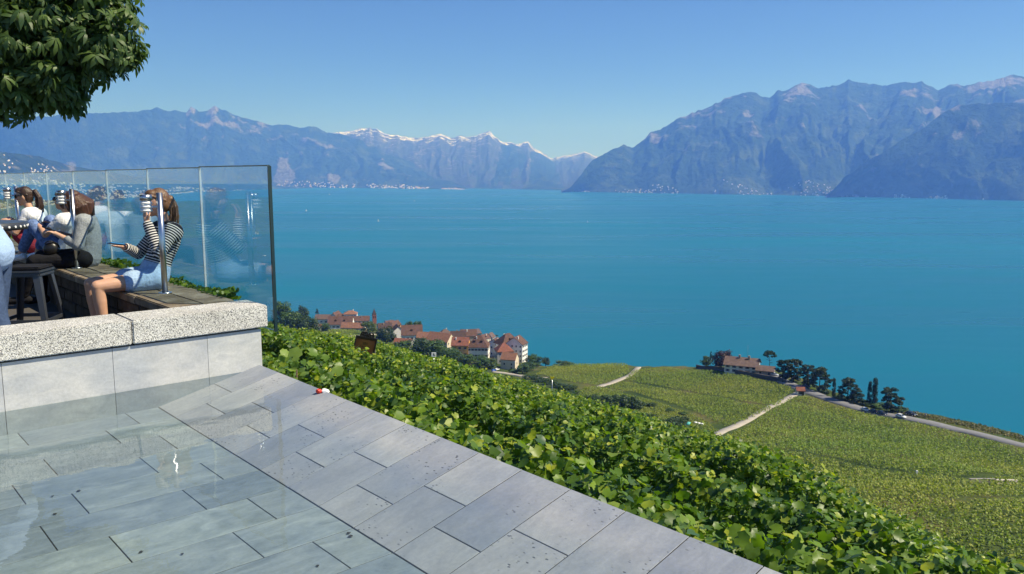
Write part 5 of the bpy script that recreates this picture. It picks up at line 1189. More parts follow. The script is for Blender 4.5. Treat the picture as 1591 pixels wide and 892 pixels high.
# person standing at the bar table, mostly outside the left edge
J = dict(pelvis=(0, 0, 0.92), waist=(0.05, 0, 1.05), chest=(0.16, 0, 1.21), neck=(0.29, 0, 1.35), head=(0.40, 0, 1.48), nod=0.15, turn=0.0,
         sl=(0.20, 0.185, 1.30), sr=(0.20, -0.185, 1.30), el=(0.14, 0.25, 1.10), wl=(0.30, 0.16, 1.08), hl=(0.38, 0.14, 1.07), nhl=(0, 0, 1),
         er=(0.16, -0.25, 1.10), wr=(0.32, -0.15, 1.08), hr=(0.40, -0.12, 1.07), nhr=(0, 0, 1),
         pl=(0.0, 0.095, 0.88), pr=(0.0, -0.095, 0.88), kl=(-0.06, 0.11, 0.48), kr=(0.04, -0.11, 0.48), al=(-0.16, 0.12, 0.085), ar=(0.0, -0.12, 0.085), foot_dir=(1, 0, 0))
Pst = gz(-17, 400, 0.88)
person('person in pale blue shirt, jeans and red shoes cut off by the left edge', (Pst[0], Pst[1], 0.0), R(188), J, SKIN2, hair=HAIR_B, tops=[top('blue_shirt', M_BLUESH, 1.35, 0.022, loose=0.02), bottoms('jeans', M_DENIM, 1.95, 0.018), shoes(M_REDC)])

# ---- metal stool with black pad
M_STOOL = simple_mat('dark_grey_painted_steel', (0.060, 0.066, 0.078), 0.38, 0.4, spec=0.5)
st = uv_root('metal_stool', 1.47, 7.80, 0.0, 'dark grey sheet-metal stool with black seat pad by the bench', 'stool'); st.rotation_euler.z = R(8)
bm = bmesh.new(); bm_box(bm, (0, 0, 0.648), (0.32, 0.32, 0.022), bevel=0.010); bm_box(bm, (0, 0, 0.622), (0.30, 0.30, 0.034), bevel=0.008); bm_obj('seat', bm, M_STOOL, st)
bm = bmesh.new(); bm_box(bm, (0, 0, 0.674), (0.30, 0.30, 0.03), bevel=0.013); bm_obj('seat_pad', bm, M_BLACKC, st)
for sx in (-1, 1):
    for sy in (-1, 1):
        t_ = Vector((sx * 0.135, sy * 0.135, 0.635)); f_ = Vector((sx * 0.215, sy * 0.215, 0.0)); bm = bmesh.new(); wd = 0.028
        vs = []
        for p, w_ in ((f_, 0.020), (t_, 0.036)):
            for ax, ay in ((-w_, 0.004), (0, 0.004), (0, -0.004)): pass
            vs += [bm.verts.new(p + Vector((-sx * w_ * 1.4, sy * 0.004, 0))), bm.verts.new(p + Vector((sx * 0.004, sy * 0.004, 0))), bm.verts.new(p + Vector((sx * 0.004, -sy * w_ * 1.4, 0))), bm.verts.new(p + Vector((-sx * 0.004, -sy * w_ * 1.4, 0))), bm.verts.new(p + Vector((-sx * 0.004, -sy * 0.004, 0))), bm.verts.new(p + Vector((-sx * w_ * 1.4, -sy * 0.004, 0)))]
        for q in range(6): bm.faces.new((vs[q], vs[(q + 1) % 6], vs[6 + (q + 1) % 6], vs[6 + q]))
        bm.faces.new(vs[:6]); bm.faces.new(vs[6:]); bmesh.ops.recalc_face_normals(bm, faces=bm.faces[:]); bm_obj('leg', bm, M_STOOL, st)
for q, (dx, dy) in enumerate(((1, 0), (-1, 0), (0, 1), (0, -1))):
    o = 0.185; c = (dx * o, dy * o, 0.235); s_ = (0.008, 0.37, 0.03) if dx else (0.37, 0.008, 0.03); box_obj('stretcher', c, s_, M_STOOL, st)
# ---- round bar table with perforated rim
Pt = gz(-42, 349, 1.03); bt = empty('bar_table', (Pt[0], Pt[1], 0), 0, 'round dark metal bar table with perforated rim at the left edge', 'table')
cyl_obj('table_top', (0, 0, 1.015), (0, 0, 1.045), 0.40, M_STOOL, bt, seg=48)
rim = cyl_obj('rim', (0, 0, 0.985), (0, 0, 1.048), 0.405, M_STOOL, bt, seg=48)
for q in range(40):
    a_ = q * 2 * math.pi / 40; c = Vector((math.cos(a_) * 0.404, math.sin(a_) * 0.404, 1.015)); cyl_obj('hole', c, c + Vector((math.cos(a_), math.sin(a_), 0)) * 0.006, 0.010, M_LWHITE, rim, seg=8)
cyl_obj('column', (0, 0, 0.02), (0, 0, 0.99), 0.03, M_STOOL, bt); cyl_obj('base', (0, 0, 0), (0, 0, 0.025), 0.25, M_STOOL, bt, seg=32)

# ================================================================== CHESTNUT TREE OVER THE BENCH
M_CHEST = leaf_mat('chestnut_leaf', 0.25, 0.45)
ct_c = at_dist(-190, 60, 9.0)
ct = empty('chestnut_tree', (ct_c[0], ct_c[1], 0.0), 0, 'dense dark-green chestnut tree with drooping leaves at the upper left', 'tree')
O_ = np.array(ct.location)
bm = bmesh.new(); tp = [Vector((0, 0, -0.3)), Vector((0.04, 0.02, 0.8)), Vector((0.0, 0.06, 1.6)), Vector((0.05, 0.02, 2.4)), Vector((0.0, 0.0, 3.4))]
for q in range(4): bm_cyl(bm, tp[q], tp[q + 1], 0.17 - 0.03 * q, 0.17 - 0.03 * (q + 1), 14)
bm_obj('trunk', bm, M_TRUNK, ct, True)
rs = np.random.default_rng(303)
lobes = []      # px, py, distance, radius (m): main masses of the crown
for px, py, d, r_ in [(120, 35, 8.6, 0.62), (150, 68, 8.5, 0.36), (178, 76, 8.5, 0.24), (60, 10, 8.9, 0.75), (20, 60, 8.6, 0.62), (95, 122, 8.6, 0.26), (60, 110, 8.8, 0.40), (10, 98, 8.8, 0.46), (85, 140, 8.7, 0.22), (-60, 60, 9.0, 0.95), (-70, -40, 9.2, 1.1), (60, -70, 9.2, 0.9), (130, -30, 9.0, 0.55), (20, 130, 9.0, 0.26), (-150, 80, 9.2, 0.9), (-220, -20, 9.2, 1.2), (-300, 40, 9.4, 1.0), (-120, -150, 9.4, 1.2), (20, -160, 9.4, 0.9), (192, 84, 8.5, 0.10), (205, 86, 8.5, 0.09), (172, 48, 8.5, 0.13), (170, 100, 8.5, 0.09), (112, 164, 8.7, 0.09), (118, 152, 8.7, 0.09), (165, 20, 8.6, 0.16), (128, 110, 8.6, 0.08), (40, 158, 8.8, 0.12)]:
    lobes.append((*at_dist(px, py, d), r_))
lobes = np.array(lobes); lobes[:, 3] *= 0.86
for q, l in enumerate(lobes):
    if q % 2 == 0:
        p0 = Vector((0, 0, 2.2 + 0.05 * q)); p1 = Vector(l[:3] - O_); md = (p0 + p1) / 2 + Vector((0, 0, 0.18)); bm = bmesh.new(); bm_cyl(bm, p0, md, 0.06, 0.04, 8); bm_cyl(bm, md, p1, 0.04, 0.012, 8); bm_obj('limb', bm, M_TRUNK, ct, True)
n = 16000; wts = lobes[:, 3] ** 1.8; which = rs.choice(len(lobes), n, p=wts / wts.sum())
d = rs.normal(0, 1, (n, 3)); d /= np.linalg.norm(d, axis=1, keepdims=True)
rad = lobes[which, 3] * rs.uniform(0.3, 1.22, n) ** 0.6
pos = lobes[which, :3] + d * rad[:, None] * np.array([1, 1, 0.9])
nrm = d * np.array([0.7, 0.7, 0.6]) + np.array([0, 0, 0.75]); nrm /= np.linalg.norm(nrm, axis=1, keepdims=True)
t = rs.random((n, 1)); tint = np.array([0.040, 0.078, 0.022]) * (1 - t) + np.array([0.100, 0.155, 0.038]) * t
size = rs.uniform(0.075, 0.15, n)
dist = np.linalg.norm(pos - np.array([0, 0, EYE]), axis=1); inview = (pos[:, 0] / pos[:, 1] > -0.66) & (pos[:, 2] - EYE < 0.215 * pos[:, 1])
outer = np.linalg.norm(pos - lobes[which, :3], axis=1) / lobes[which, 3]
score = dist - 0.6 * outer + 50 * (~inview); pick = np.argsort(score)[:290]; keep = np.ones(n, bool); keep[pick] = False
tv, tf = leaf_template('palm'); lib = [raw_mesh('leaf', tv * np.array([1, 1, 1 + 0.5 * k]), tf, M_CHEST, fcol=np.repeat(tint[k:k + 1], len(tf), 0)) for k in range(6)]
fr = rand_frames(rs, 290, nrm[pick], 0.35)
for q, j in enumerate(pick):
    o = link('leaf', lib[q % 6], ct); o.matrix_world = Matrix.Translation(Vector(pos[j] - O_)) @ Matrix([list(fr[q][r]) for r in range(3)]).to_4x4() @ Matrix.Scale(float(size[j]), 4)
cr = link('crown', leaves_mesh('crown', pos[keep] - O_, nrm[keep], size[keep], tint[keep], 'palm', rs, M_CHEST, 0.35), ct); cr['kind'] = 'stuff'

# ================================================================== SIGNS, CARS, BOATS, TOWNS, SMALL THINGS
# ---- tilted hanging board among the vines
Ps = at_dist(567, 537, 15.5); sc_ = 15.5 / F_PX
sg = empty('sign_board', (Ps[0], Ps[1], Ps[2] - 0.9), math.atan2(Ps[0], Ps[1]) * -1, 'tilted brown and gold board with black iron ornament standing in the vines', 'sign')
M_IRON = simple_mat('black_wrought_iron', (0.012, 0.012, 0.014), 0.55)
b = N('brown_gold_print'); oc = b.n('TexCoord').outputs['Object']
rr = b.n('TexGradient', {'Vector': b.n('Mapping', {'Vector': oc, 'Scale': (3.4, 3.4, 3.4)}).outputs[0]}, gradient_type='SPHERICAL').outputs['Fac']
M_BOARD = b.done(b.bsdf(b.ramp(rr, [(0.0, (0.050, 0.013, 0.006)), (0.45, (0.070, 0.028, 0.007)), (1.0, (0.105, 0.066, 0.010))]), 0.6))
bw, bh = 32 * sc_, 27 * sc_
brd = box_obj('board', (0, 0, 0), (bw, 0.03, bh), M_BOARD, sg); brd.location = (0, 0, 0.9); brd.rotation_euler = (0.1, R(13), 0.12)
for c, s_ in (((0, 0, bh / 2), (bw + 0.02, 0.045, 0.02)), ((0, 0, -bh / 2), (bw + 0.02, 0.045, 0.02)), ((bw / 2, 0, 0), (0.02, 0.044, bh)), ((-bw / 2, 0, 0), (0.02, 0.044, bh))): box_obj('frame_bar', c, s_, M_IRON, brd)
bm = bmesh.new()   # emblem: small crest strokes inside a ring of short lettering strokes, underline below
for q, x in enumerate((-0.032, 0.0, 0.030)): bm_box(bm, (x, -0.017, 0.055 + 0.006 * (q % 2)), (0.009, 0.003, 0.034 + 0.006 * (q % 2)), ry=R((-8, 0, 10)[q])); bm_box(bm, (x, -0.017, 0.038), (0.018, 0.003, 0.005))
for q in range(18):
    a_ = q * 2 * math.pi / 18; bm_box(bm, (math.cos(a_) * 0.088, -0.017, -0.022 + math.sin(a_) * 0.045), (0.010, 0.003, 0.004), ry=-a_)
for q in range(7): bm_box(bm, (-0.05 + q * 0.0165, -0.017, -0.020), (0.008, 0.003, 0.018 if q % 2 else 0.012))
bm_obj('emblem', bm, M_IRON, brd)
bm = bmesh.new(); bm_box(bm, (0, -0.017, -0.105), (0.15, 0.003, 0.006)); bm_obj('gold_line', bm, simple_mat('gold_paint', (0.42, 0.26, 0.06), 0.5), brd)
orn = []
for cx, cz, r_ in ((-0.075, 0.055, 0.05), (-0.035, 0.075, 0.038), (-0.10, 0.03, 0.03), (0.075, 0.06, 0.05), (0.045, 0.045, 0.028), (0.105, 0.035, 0.032), (0.0, 0.03, 0.018)):
    for t in range(8):
        a_ = t * 0.8; orn.append(caps((cx + math.cos(a_) * r_ * 0.95, 0, bh / 2 + cz + math.sin(a_) * r_ * 0.95), (cx + math.cos(a_ + 0.8) * r_ * 0.95, 0, bh / 2 + cz + math.sin(a_ + 0.8) * r_ * 0.95), 0.013, 0.013, 8, 3))
for x in (-0.08, 0.07): orn.append(caps((x, 0, bh / 2), (x * 0.9, 0, bh / 2 + 0.06), 0.009, 0.009, 8, 3))
me = fuse(orn, 0.007, 1); me.materials.append(M_IRON); link('iron_ornament', me, brd)
for sx in (-1, 1): cyl_obj('leg', (sx * bw * 0.50, 0.03, -0.75), (sx * bw * 0.47, 0.03, 0.92), 0.014, M_IRON, sg)

def marker(name, px, py, D, w_, h_, mat, label, pole=0.9, shape='plate', mark=True, tilt=0.0):
    P = at_dist(px, py, D); r_ = empty(name, (P[0], P[1], P[2] - pole), -math.atan2(P[0], P[1]), label, 'sign')
    cyl_obj('post', (0, 0.012, -0.4), (0, 0.012, pole), 0.010, M_STEEL, r_, seg=8)
    bm = bmesh.new()
    if shape == 'plate': bm_box(bm, (0, 0, 0), (w_, 0.012, h_), bevel=0.003)
    else:
        vs = [bm.verts.new(v) for v in ((-w_ / 2, -0.006, h_ / 2), (w_ / 2, -0.006, h_ / 2), (w_ * 0.12, -0.006, -h_ / 2), (-w_ * 0.12, -0.006, -h_ / 2), (-w_ / 2, 0.006, h_ / 2), (w_ / 2, 0.006, h_ / 2), (w_ * 0.12, 0.006, -h_ / 2), (-w_ * 0.12, 0.006, -h_ / 2))]
        for f in ((0, 3, 2, 1), (4, 5, 6, 7), (0, 1, 5, 4), (1, 2, 6, 5), (2, 3, 7, 6), (3, 0, 4, 7)): bm.faces.new([vs[i] for i in f])
    pl = bm_obj('plate', bm, mat, r_, False, (0, 0, pole), (0, tilt, 0))
    if mark:
        bm = bmesh.new(); bm_box(bm, (0, -0.008, h_ * 0.1), (w_ * 0.16, 0.004, h_ * 0.42)); bm_box(bm, (w_ * 0.1, -0.008, -h_ * 0.12), (w_ * 0.40, 0.004, h_ * 0.12)); bm_obj('mark', bm, M_IRON, pl)
    return r_
M_YEL = simple_mat('yellow_enamel', (0.80, 0.62, 0.02), 0.5, var=0.03); M_WHT = simple_mat('white_enamel', (0.80, 0.80, 0.80), 0.5, var=0.03); M_RED = simple_mat('red_enamel', (0.62, 0.05, 0.03), 0.5)
marker('small_sign', 674, 551, 24.0, 0.145, 0.135, M_WHT, 'small square white sign with dark mark on a thin post', 1.0)
marker('yellow_marker', 858, 588, 26.0, 0.14, 0.10, M_YEL, 'yellow marker tapering downwards on a thin post above the vines', 1.0, 'taper', False)
mk = marker('white_marker', 1121, 701, 15.0, 0.055, 0.12, M_WHT, 'narrow tilted white tag sticking out of the vines', 0.6, tilt=R(-14))
box_obj('red_foot', (0.012, -0.004, 0.52), (0.05, 0.02, 0.035), M_RED, mk)
P = on_ground(1424, 742); wp = empty('marker_post', P, 0, 'tiny white marker post in the middle of the right vineyard', 'post'); cyl_obj('shaft', (0, 0, -0.3), (0, 0, 1.5), 0.10, M_WHT, wp, seg=8); box_obj('head', (0, 0, 1.6), (0.5, 0.3, 0.45), M_WHT, wp)

# ---- red and white scrap on the terrace edge
P = gz(501, 611, -0.012); sp = empty('paper_scrap', (P[0], P[1], P[2] - 0.012), 0.4, 'crumpled red and white scrap of paper lying on the slate edge', 'litter')
for nm, c, r_, m_, sd in (('white_half', (0.016, 0, 0.020), 0.030, M_WHT, 1), ('red_half', (-0.024, 0.006, 0.026), 0.024, M_RED, 2)):
    bm = bmesh.new(); bmesh.ops.create_icosphere(bm, subdivisions=2, radius=r_); q = random.Random(sd)
    for v in bm.verts: v.co *= q.uniform(0.62, 1.1); v.co.z *= 0.75
    bm_obj(nm, bm, m_, sp, False, c)
# ---- dead leaves lying on the pool floor
M_DEAD = simple_mat('wet_dead_leaf', (0.035, 0.032, 0.024), 0.6)
tv, tf = leaf_template('five'); dlm = raw_mesh('dead_leaf', tv * np.array([0.015, 0.020, 0.008]), tf, M_DEAD)
for q, ((x, y), lb) in enumerate(zip([(185, 343), (195, 405), (280, 323), (643, 546), (1230, 473), (1238, 484), (1123, 588), (500, 538)],
        ['dark leaf at the far left of the pool floor', 'larger dark leaf at the left of the pool floor', 'small dark leaf left of the lamp reflection', 'dark leaf at the bottom centre of the pool floor', 'upper leaf of a pair beside the pool fold', 'lower leaf of a pair beside the pool fold', 'dark leaf near the bottom edge left of the pool fold', 'tiny dark leaf left of the bottom centre leaf'])):
    P = gz(x * 0.44, 620 + y * 0.44, POOL_Z + 0.006); o = link('dead_leaf', dlm, None, P, (0, 0, q * 1.3)); set_props(o, lb, 'leaf', 'dead leaves in the pool'); o.scale = (1.0 + 0.25 * (q % 3),) * 3

# ---- cars
def car_proto(name, paint):
    r_ = empty(name)
    prof = [(-2.1, 0.32), (-2.15, 0.62), (-2.02, 0.86), (-1.3, 0.94), (1.05, 0.92), (1.75, 0.80), (2.08, 0.62), (2.12, 0.34)]
    cab = [(-1.75, 0.90), (-1.35, 1.38), (-0.9, 1.46), (0.25, 1.44), (1.15, 0.91)]
    def ext(pr, wb, wt, name, mat, par, zt):
        n = len(pr); vs = []
        for s_ in (-1, 1):
            for x, z in pr: k = (z - pr[0][1]) / (zt - pr[0][1]); vs.append((x, s_ * (wb + (wt - wb) * max(0, k)), z))
        fs = [tuple(range(n))[::-1], tuple(range(n, 2 * n))] + [(i, (i + 1) % n, n + (i + 1) % n, n + i) for i in range(n)]
        bm = bmesh.new(); bv = [bm.verts.new(v) for v in vs]
        for f in fs: bm.faces.new([bv[i] for i in f])
        bmesh.ops.recalc_face_normals(bm, faces=bm.faces[:]); bmesh.ops.bevel(bm, geom=bm.edges[:], offset=0.05, segments=2, affect='EDGES', clamp_overlap=True)
        return bm_obj(name, bm, mat, par, True)
    bd = ext(prof, 0.86, 0.84, 'body', paint, r_, 0.94); cb = ext(cab, 0.80, 0.62, 'cabin', paint, r_, 1.46)
    for s_ in (-1, 1):
        for x0, x1 in ((-1.18, -0.38), (-0.32, 0.62)):
            me = raw_mesh('side_window', [(x0 - 0.12 * (x0 < -1), s_ * 0.822, 0.97), (x1 + 0.22 * (x1 > 0.5), s_ * 0.822, 0.97), (x1 - 0.12 * (x1 > 0.5), s_ * 0.692, 1.36), (x0 + 0.05, s_ * 0.692, 1.36)], [(0, 1, 2, 3)], M_WIN); link('side_window', me, cb)
        for x in (-1.3, 1.3):
            wh = cyl_obj('wheel', (x, s_ * 0.70, 0.32), (x, s_ * 0.90, 0.32), 0.32, M_BLK, r_, seg=18); cyl_obj('rim', (x, s_ * 0.895, 0.32), (x, s_ * 0.912, 0.32), 0.20, M_STEEL, wh, seg=14)
        box_obj('headlight', (2.02, s_ * 0.62, 0.66), (0.16, 0.34, 0.14), M_WHT, r_); box_obj('tail_light', (-2.10, s_ * 0.66, 0.74), (0.10, 0.28, 0.16), M_RED, r_)
    link('windscreen', raw_mesh('windscreen', [(1.10, -0.66, 0.98), (1.10, 0.66, 0.98), (0.36, 0.56, 1.41), (0.36, -0.56, 1.41)], [(0, 1, 2, 3)], M_WIN), cb)
    link('rear_window', raw_mesh('rear_window', [(-1.72, 0.62, 1.0), (-1.72, -0.62, 1.0), (-1.42, -0.54, 1.35), (-1.42, 0.54, 1.35)], [(0, 1, 2, 3)], M_WIN), cb)
    return r_
def paint(name, c): b = N(name); return b.done(b.bsdf(c, 0.25, spec=0.5, **{'Coat Weight': 0.6}))
CP = {'white': paint('white_car_paint', (0.75, 0.76, 0.78)), 'black': paint('black_car_paint', (0.015, 0.016, 0.02)), 'navy': paint('navy_car_paint', (0.02, 0.03, 0.06)), 'blue': paint('blue_car_paint', (0.03, 0.10, 0.42)), 'silver': paint('silver_car_paint', (0.45, 0.47, 0.50))}
rd = main_road; rt = np.gradient(rd, axis=0)
def park(px, py, col, label, off=0.0, yaw=None, sc=1.0, group='cars parked by the lakeside road'):
    P = on_ground(px, py, 100); 
    if yaw is None:
        i = int(np.argmin(np.linalg.norm(rd - P[:2], axis=1))); t = rt[i]; yaw = math.atan2(-t[1], -t[0]); nrm = np.array([t[1], -t[0]]) / np.linalg.norm(t); xy = rd[i] + nrm * off; 
    else: xy = P[:2]
    r_ = car_proto('car', CP[col]); r_.location = (xy[0], xy[1], hz1(*xy) + 0.42); r_.rotation_euler = (0, 0, yaw); r_.scale = (sc,) * 3; set_props(r_, label, 'car', group); return r_
park(1350, 638, 'white', 'white car at the left end of the roadside row', -1.6); park(1366.5, 642, 'black', 'first black car behind the left white car', -1.6); park(1382, 645.5, 'navy', 'second dark car of the roadside row', -1.6); park(1399, 650, 'white', 'white hatchback at the right end of the roadside row', -1.8)
park(1420, 648.5, 'black', 'dark car parked on the lake side beside the people', 4.6, sc=1.1)
park(1203, 585, 'silver', 'silver car parked beside the villa annex', yaw=-0.7, group='cars near the villa'); park(1252, 603.5, 'navy', 'dark car in the parking bay behind the hut', yaw=-0.3, group='cars near the villa')
park(767, 578, 'blue', 'blue car parked on the village road', yaw=0.9, group='cars in the village'); park(772, 576.5, 'white', 'white car behind the blue car in the village', yaw=0.9, group='cars in the village')
# ---- small people by the road
def bystander(px, py, shirt, trousers, label, off):
    i = int(np.argmin(np.linalg.norm(rd - on_ground(px, py, 100)[:2], axis=1))); t = rt[i]; nrm = np.array([t[1], -t[0]]) / np.linalg.norm(t); xy = rd[i] + nrm * off + t / np.linalg.norm(t) * 0
    r_ = empty('person', (xy[0], xy[1], hz1(*xy) + 0.02), 0.6 * px % 6, label, 'person', 'people by the lakeside road')
    sh = [caps((0, 0, 0.95), (0, 0, 1.35), 0.13, 0.14), caps((0, -0.17, 1.38), (0, 0.17, 1.38), 0.07, 0.07), caps((0, 0, 1.42), (0, 0, 1.55), 0.055, 0.05), ell((0, 0, 1.64), (0.09, 0.08, 0.115))]
    for s_ in (-1, 1): sh += [caps((0, s_ * 0.2, 1.38), (0.02, s_ * 0.26, 1.1), 0.05, 0.04), caps((0.02, s_ * 0.26, 1.1), (0.12, s_ * 0.24, 0.86), 0.04, 0.028), caps((0.12, s_ * 0.24, 0.86), (0.16, s_ * 0.24, 0.76), 0.03, 0.02), caps((0, s_ * 0.09, 0.92), (0.02, s_ * 0.10, 0.48), 0.085, 0.055), caps((0.02, s_ * 0.10, 0.48), (0, s_ * 0.10, 0.07), 0.055, 0.035), caps((0, s_ * 0.10, 0.05), (0.17, s_ * 0.11, 0.035), 0.04, 0.03)]
    me = fuse(sh, 0.02, 3); me.materials.append(SKIN2); link('body', me, r_)
    sh = [caps((0, 0, 0.98), (0, 0, 1.35), 0.155, 0.160), caps((0, -0.18, 1.38), (0, 0.18, 1.38), 0.085, 0.085)] + [caps((0, s_ * 0.2, 1.38), (0.02, s_ * 0.26, 1.1), 0.066, 0.056) for s_ in (-1, 1)]
    me = fuse(sh, 0.02, 2); me.materials.append(shirt); link('shirt', me, r_)
    sh = [caps((0, -0.06, 0.93), (0, 0.06, 0.93), 0.13, 0.13)] + [caps((0, s_ * 0.09, 0.92), (0.02, s_ * 0.10, 0.48), 0.10, 0.07) for s_ in (-1, 1)] + [caps((0.02, s_ * 0.10, 0.48), (0, s_ * 0.10, 0.12), 0.07, 0.055) for s_ in (-1, 1)]
    me = fuse(sh, 0.02, 2); me.materials.append(trousers); link('trousers', me, r_)
    me = fuse([ell((-0.015, 0, 1.67), (0.095, 0.09, 0.11))], 0.02, 1); me.materials.append(HAIR_B); link('hair', me, r_)
bystander(1417, 647, M_BLACKC, M_DENIM, 'person in black standing left of the white figures by the road', 7.6); bystander(1421, 648, M_WHITEC, M_WHITEC, 'person all in white standing behind the dark car', 7.8); bystander(1425, 649, M_WHITEC, M_BLACKC, 'person in white shirt and dark trousers right of the dark car', 7.8); bystander(1428, 649.5, M_DENIM, M_BLACKC, 'person in blue at the right of the roadside group', 7.4)

# ---- garden plot: teal tarpaulin heap and pale shed
P = on_ground(1069, 661); tp_ = empty('tarpaulin', P, 0.3, 'teal tarpaulin over a heap in the garden plot', 'tarpaulin'); me = fuse([ell((0, 0, 0.4), (1.3, 1.0, 0.9)), ell((0.8, 0.4, 0.3), (0.9, 0.8, 0.7))], 0.12, 2); me.materials.append(simple_mat('teal_tarpaulin', (0.07, 0.38, 0.36), 0.5, bump=0.6)); link('sheet', me, tp_)
cyl_obj('weight_stone', (1.0, -0.8, 0.0), (1.0, -0.8, 0.25), 0.22, M_DSTONE, tp_)
P = on_ground(1086, 659); cf = empty('cold_frame', P, -0.5, 'low white plastic cold frame beside the teal tarpaulin', 'cold frame')
for q in range(3): cyl_obj('tunnel', (-2 + q * 1.4, -0.3 * q, 0.2), (-0.8 + q * 1.4, -0.3 * q, 0.2), 0.5, M_WHT, cf, seg=14)

# ---- boats on the lake
M_SAIL = simple_mat('white_sailcloth', (0.82, 0.82, 0.80), 0.8, var=0.03)
def boat(px, py, size, label, sail=True, yaw=0.4):
    P = gz(px, py, LAKE_Z); r_ = empty('sailing_boat' if sail else 'motor_boat', (P[0], P[1], LAKE_Z), yaw, label, 'boat', 'boats on the lake'); r_.scale = (size,) * 3
    bm = bmesh.new(); ring = [(-0.5, 0.10), (-0.25, 0.15), (0.1, 0.15), (0.35, 0.09), (0.52, 0.0)]
    pts = ring + [(x, -y) for x, y in ring[-2::-1]]; lo = [bm.verts.new((x * 0.9, y * 0.6, -0.03)) for x, y in pts]; hi = [bm.verts.new((x, y, 0.10)) for x, y in pts]; n = len(pts)
    for q in range(n): bm.faces.new((lo[q], lo[(q + 1) % n], hi[(q + 1) % n], hi[q]))
    bm.faces.new(hi); bm.faces.new(lo[::-1]); bmesh.ops.recalc_face_normals(bm, faces=bm.faces[:]); bm_obj('hull', bm, M_WHT, r_)
    if sail:
        cyl_obj('mast', (0.05, 0, 0.1), (0.05, 0, 1.35), 0.010, M_STEEL, r_, seg=6)
        for nm, vs in (('mainsail', [(0.03, 0, 0.2), (-0.48, 0.06, 0.2), (0.04, 0, 1.32), (-0.24, 0.09, 0.65)]), ('jib', [(0.50, 0, 0.15), (0.07, 0.05, 0.2), (0.06, 0, 1.15), (0.27, 0.07, 0.55)])):
            a_ = [Vector(v) for v in vs]; bm = bmesh.new(); bv = [bm.verts.new(v) for v in (a_[0], a_[1], a_[3], a_[2])]; bm.faces.new(bv); bmesh.ops.solidify(bm, geom=bm.faces[:], thickness=0.008); bm_obj(nm, bm, M_SAIL, r_)
    else: box_obj('cabin', (0.05, 0, 0.17), (0.3, 0.18, 0.14), M_SAIL, r_, taper=0.7)
for px, py, s_, sl, yw, lb in [(588, 344, 9, True, 0.5, 'small sailing boat left of the lake centre'), (644, 313, 11, True, 1.1, 'distant sailing boat near the far left shore'), (913, 346, 8, True, -0.4, 'sailing boat near the middle of the lake'), (476, 328, 10, True, 0.9, 'sailing boat to the right of the glass end'), (399, 364, 14, True, 0.2, 'large white sails seen through the last glass panel'), (411, 398, 10, False, -0.2, 'white motor boat seen through the last glass panel'), (1491, 325, 9, False, 0.3, 'tiny white boat near the right shore'), (275, 290 + 10, 16, True, 0.4, 'distant white boat behind the head of the striped shirt'), (512, 303, 12, True, 0.8, 'far sailing boat off the left shore')]:
    boat(px, py, s_, lb, sl, yw)

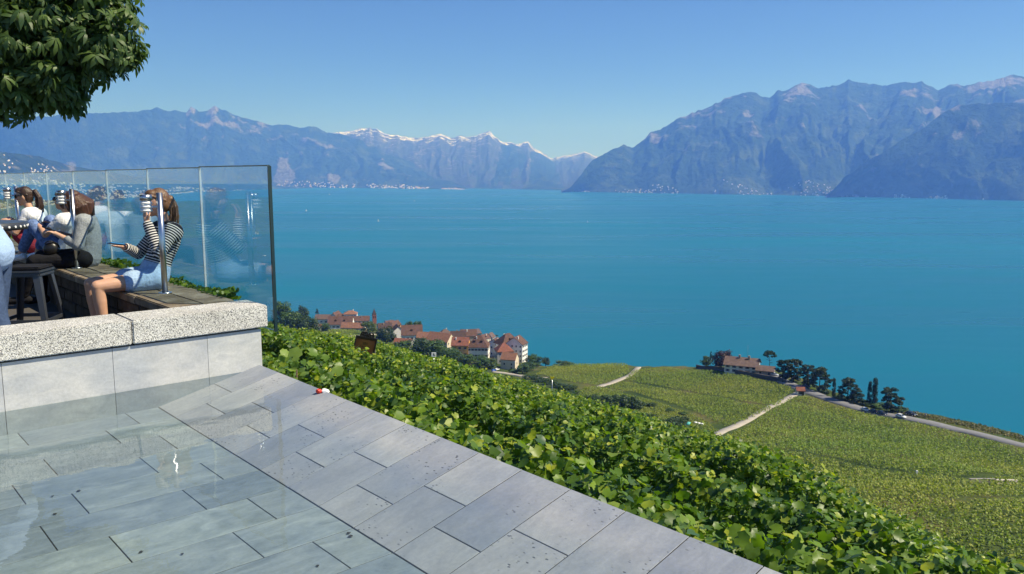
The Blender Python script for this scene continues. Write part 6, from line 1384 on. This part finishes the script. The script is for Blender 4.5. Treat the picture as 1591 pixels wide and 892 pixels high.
# ---- towns on the far shores (white specks of houses)
M_TOWN = N('far_town_plaster'); M_TOWN = M_TOWN.done(M_TOWN.bsdf(M_TOWN.attr('tint'), 0.9, spec=0.1))
def town(name, mname, n, pxr, vr, label, seed, size=(14, 32), clump=0.5, bias=2.0):
    PXm, Pm, VVm = MOUNT[mname]; px = PXm[:, 0]; vv = VVm[0]; nf = int((vv <= 1.0).sum()); rs = np.random.default_rng(seed); V_, F_, C_ = [], [], []
    k = 0; tries = 0
    while k < n and tries < n * 40:
        tries += 1; x = rs.uniform(*pxr); v = vr[0] + (vr[1] - vr[0]) * rs.random() ** bias
        if fbm(np.array([x / 28.0]), np.array([v * 9.0]), 3, seed)[0] < clump: continue
        i = min(len(px) - 2, max(0, int(np.searchsorted(px, x)) - 1)); j = min(nf - 2, int(v * (nf - 1))); fx = (x - px[i]) / (px[i + 1] - px[i]); fv = v * (nf - 1) - j
        P = (Pm[i, j] * (1 - fx) + Pm[i + 1, j] * fx) * (1 - fv) + (Pm[i, j + 1] * (1 - fx) + Pm[i + 1, j + 1] * fx) * fv
        w_, d_, h_ = rs.uniform(*size), rs.uniform(*size) * 0.7, rs.uniform(0.5, 1.0) * size[0]; yw = rs.uniform(0, 3.1); c, s_ = math.cos(yw), math.sin(yw); b0 = len(V_)
        for dx, dy, dz in ((-1, -1, -8), (1, -1, -8), (1, 1, -8), (-1, 1, -8), (-1, -1, h_), (1, -1, h_), (1, 1, h_), (-1, 1, h_)): V_.append((P[0] + (dx * w_ * c - dy * d_ * s_) / 2, P[1] + (dx * w_ * s_ + dy * d_ * c) / 2, P[2] + dz))
        V_ += [(P[0] - w_ * c / 2, P[1] - w_ * s_ / 2, P[2] + h_ * 1.45), (P[0] + w_ * c / 2, P[1] + w_ * s_ / 2, P[2] + h_ * 1.45)]
        F_ += [tuple(b0 + q for q in f) for f in ((0, 1, 5, 4), (1, 2, 6, 5), (2, 3, 7, 6), (3, 0, 4, 7), (4, 5, 9, 8), (6, 7, 8, 9), (4, 8, 7), (5, 6, 9))]
        wc = np.array([0.78, 0.75, 0.70]) * rs.uniform(0.75, 1.05); rc = np.array([[0.30, 0.16, 0.12], [0.5, 0.48, 0.46], [0.36, 0.22, 0.17]][rs.integers(0, 3)])
        C_ += [wc] * 4 + [rc] * 2 + [wc] * 2; k += 1
    o = link(name, raw_mesh(name, V_, F_, M_TOWN, fcol=np.array(C_))); set_props(o, label, 'town', kind='stuff')
town('far_town', 'lakeside_hills', 900, (-60, 440), (0.02, 0.55), 'white specks of a lakeside town on the left shore', 7, (8, 20), 0.46, 1.8)
town('far_town', 'lakeside_hills', 60, (-20, 85), (0.55, 0.95), 'white specks of a village high on the left hills', 8, (8, 17), 0.52, 1.0)
town('far_town', 'left_mountain', 260, (410, 790), (0.0, 0.06), 'pale specks of houses along the far left shore', 9, (12, 34), 0.46, 1.5)
town('far_town', 'right_mountain', 220, (880, 1330), (0.0, 0.05), 'pale specks of houses along the foot of the right mountain', 10, (7, 18), 0.48, 1.3)
town('far_town', 'near_right_mountain', 60, (1290, 1591), (0.0, 0.035), 'few pale specks of houses on the near right shore', 11, (8, 18), 0.45, 1.3)

# ================================================================== HAZE (the air over the lake)
b = N('summer_haze')
vol = b.n('VolumePrincipled', {'Color': (0.125, 0.305, 1.0), 'Density': 0.000102, 'Anisotropy': 0.15, 'Absorption Color': (0.92, 0.90, 1.0)})
M_HAZE = b.done(None, vol.outputs[0])
bmh = bmesh.new(); bm_box(bmh, (0, 16000, 1100 - 205 / 2), (76000, 46000, 2200 + 2 * 0 + 205 + 100))
haze = bm_obj('haze', bmh, M_HAZE); set_props(haze, kind='stuff', label='pale blue summer haze over the lake', cat='haze')
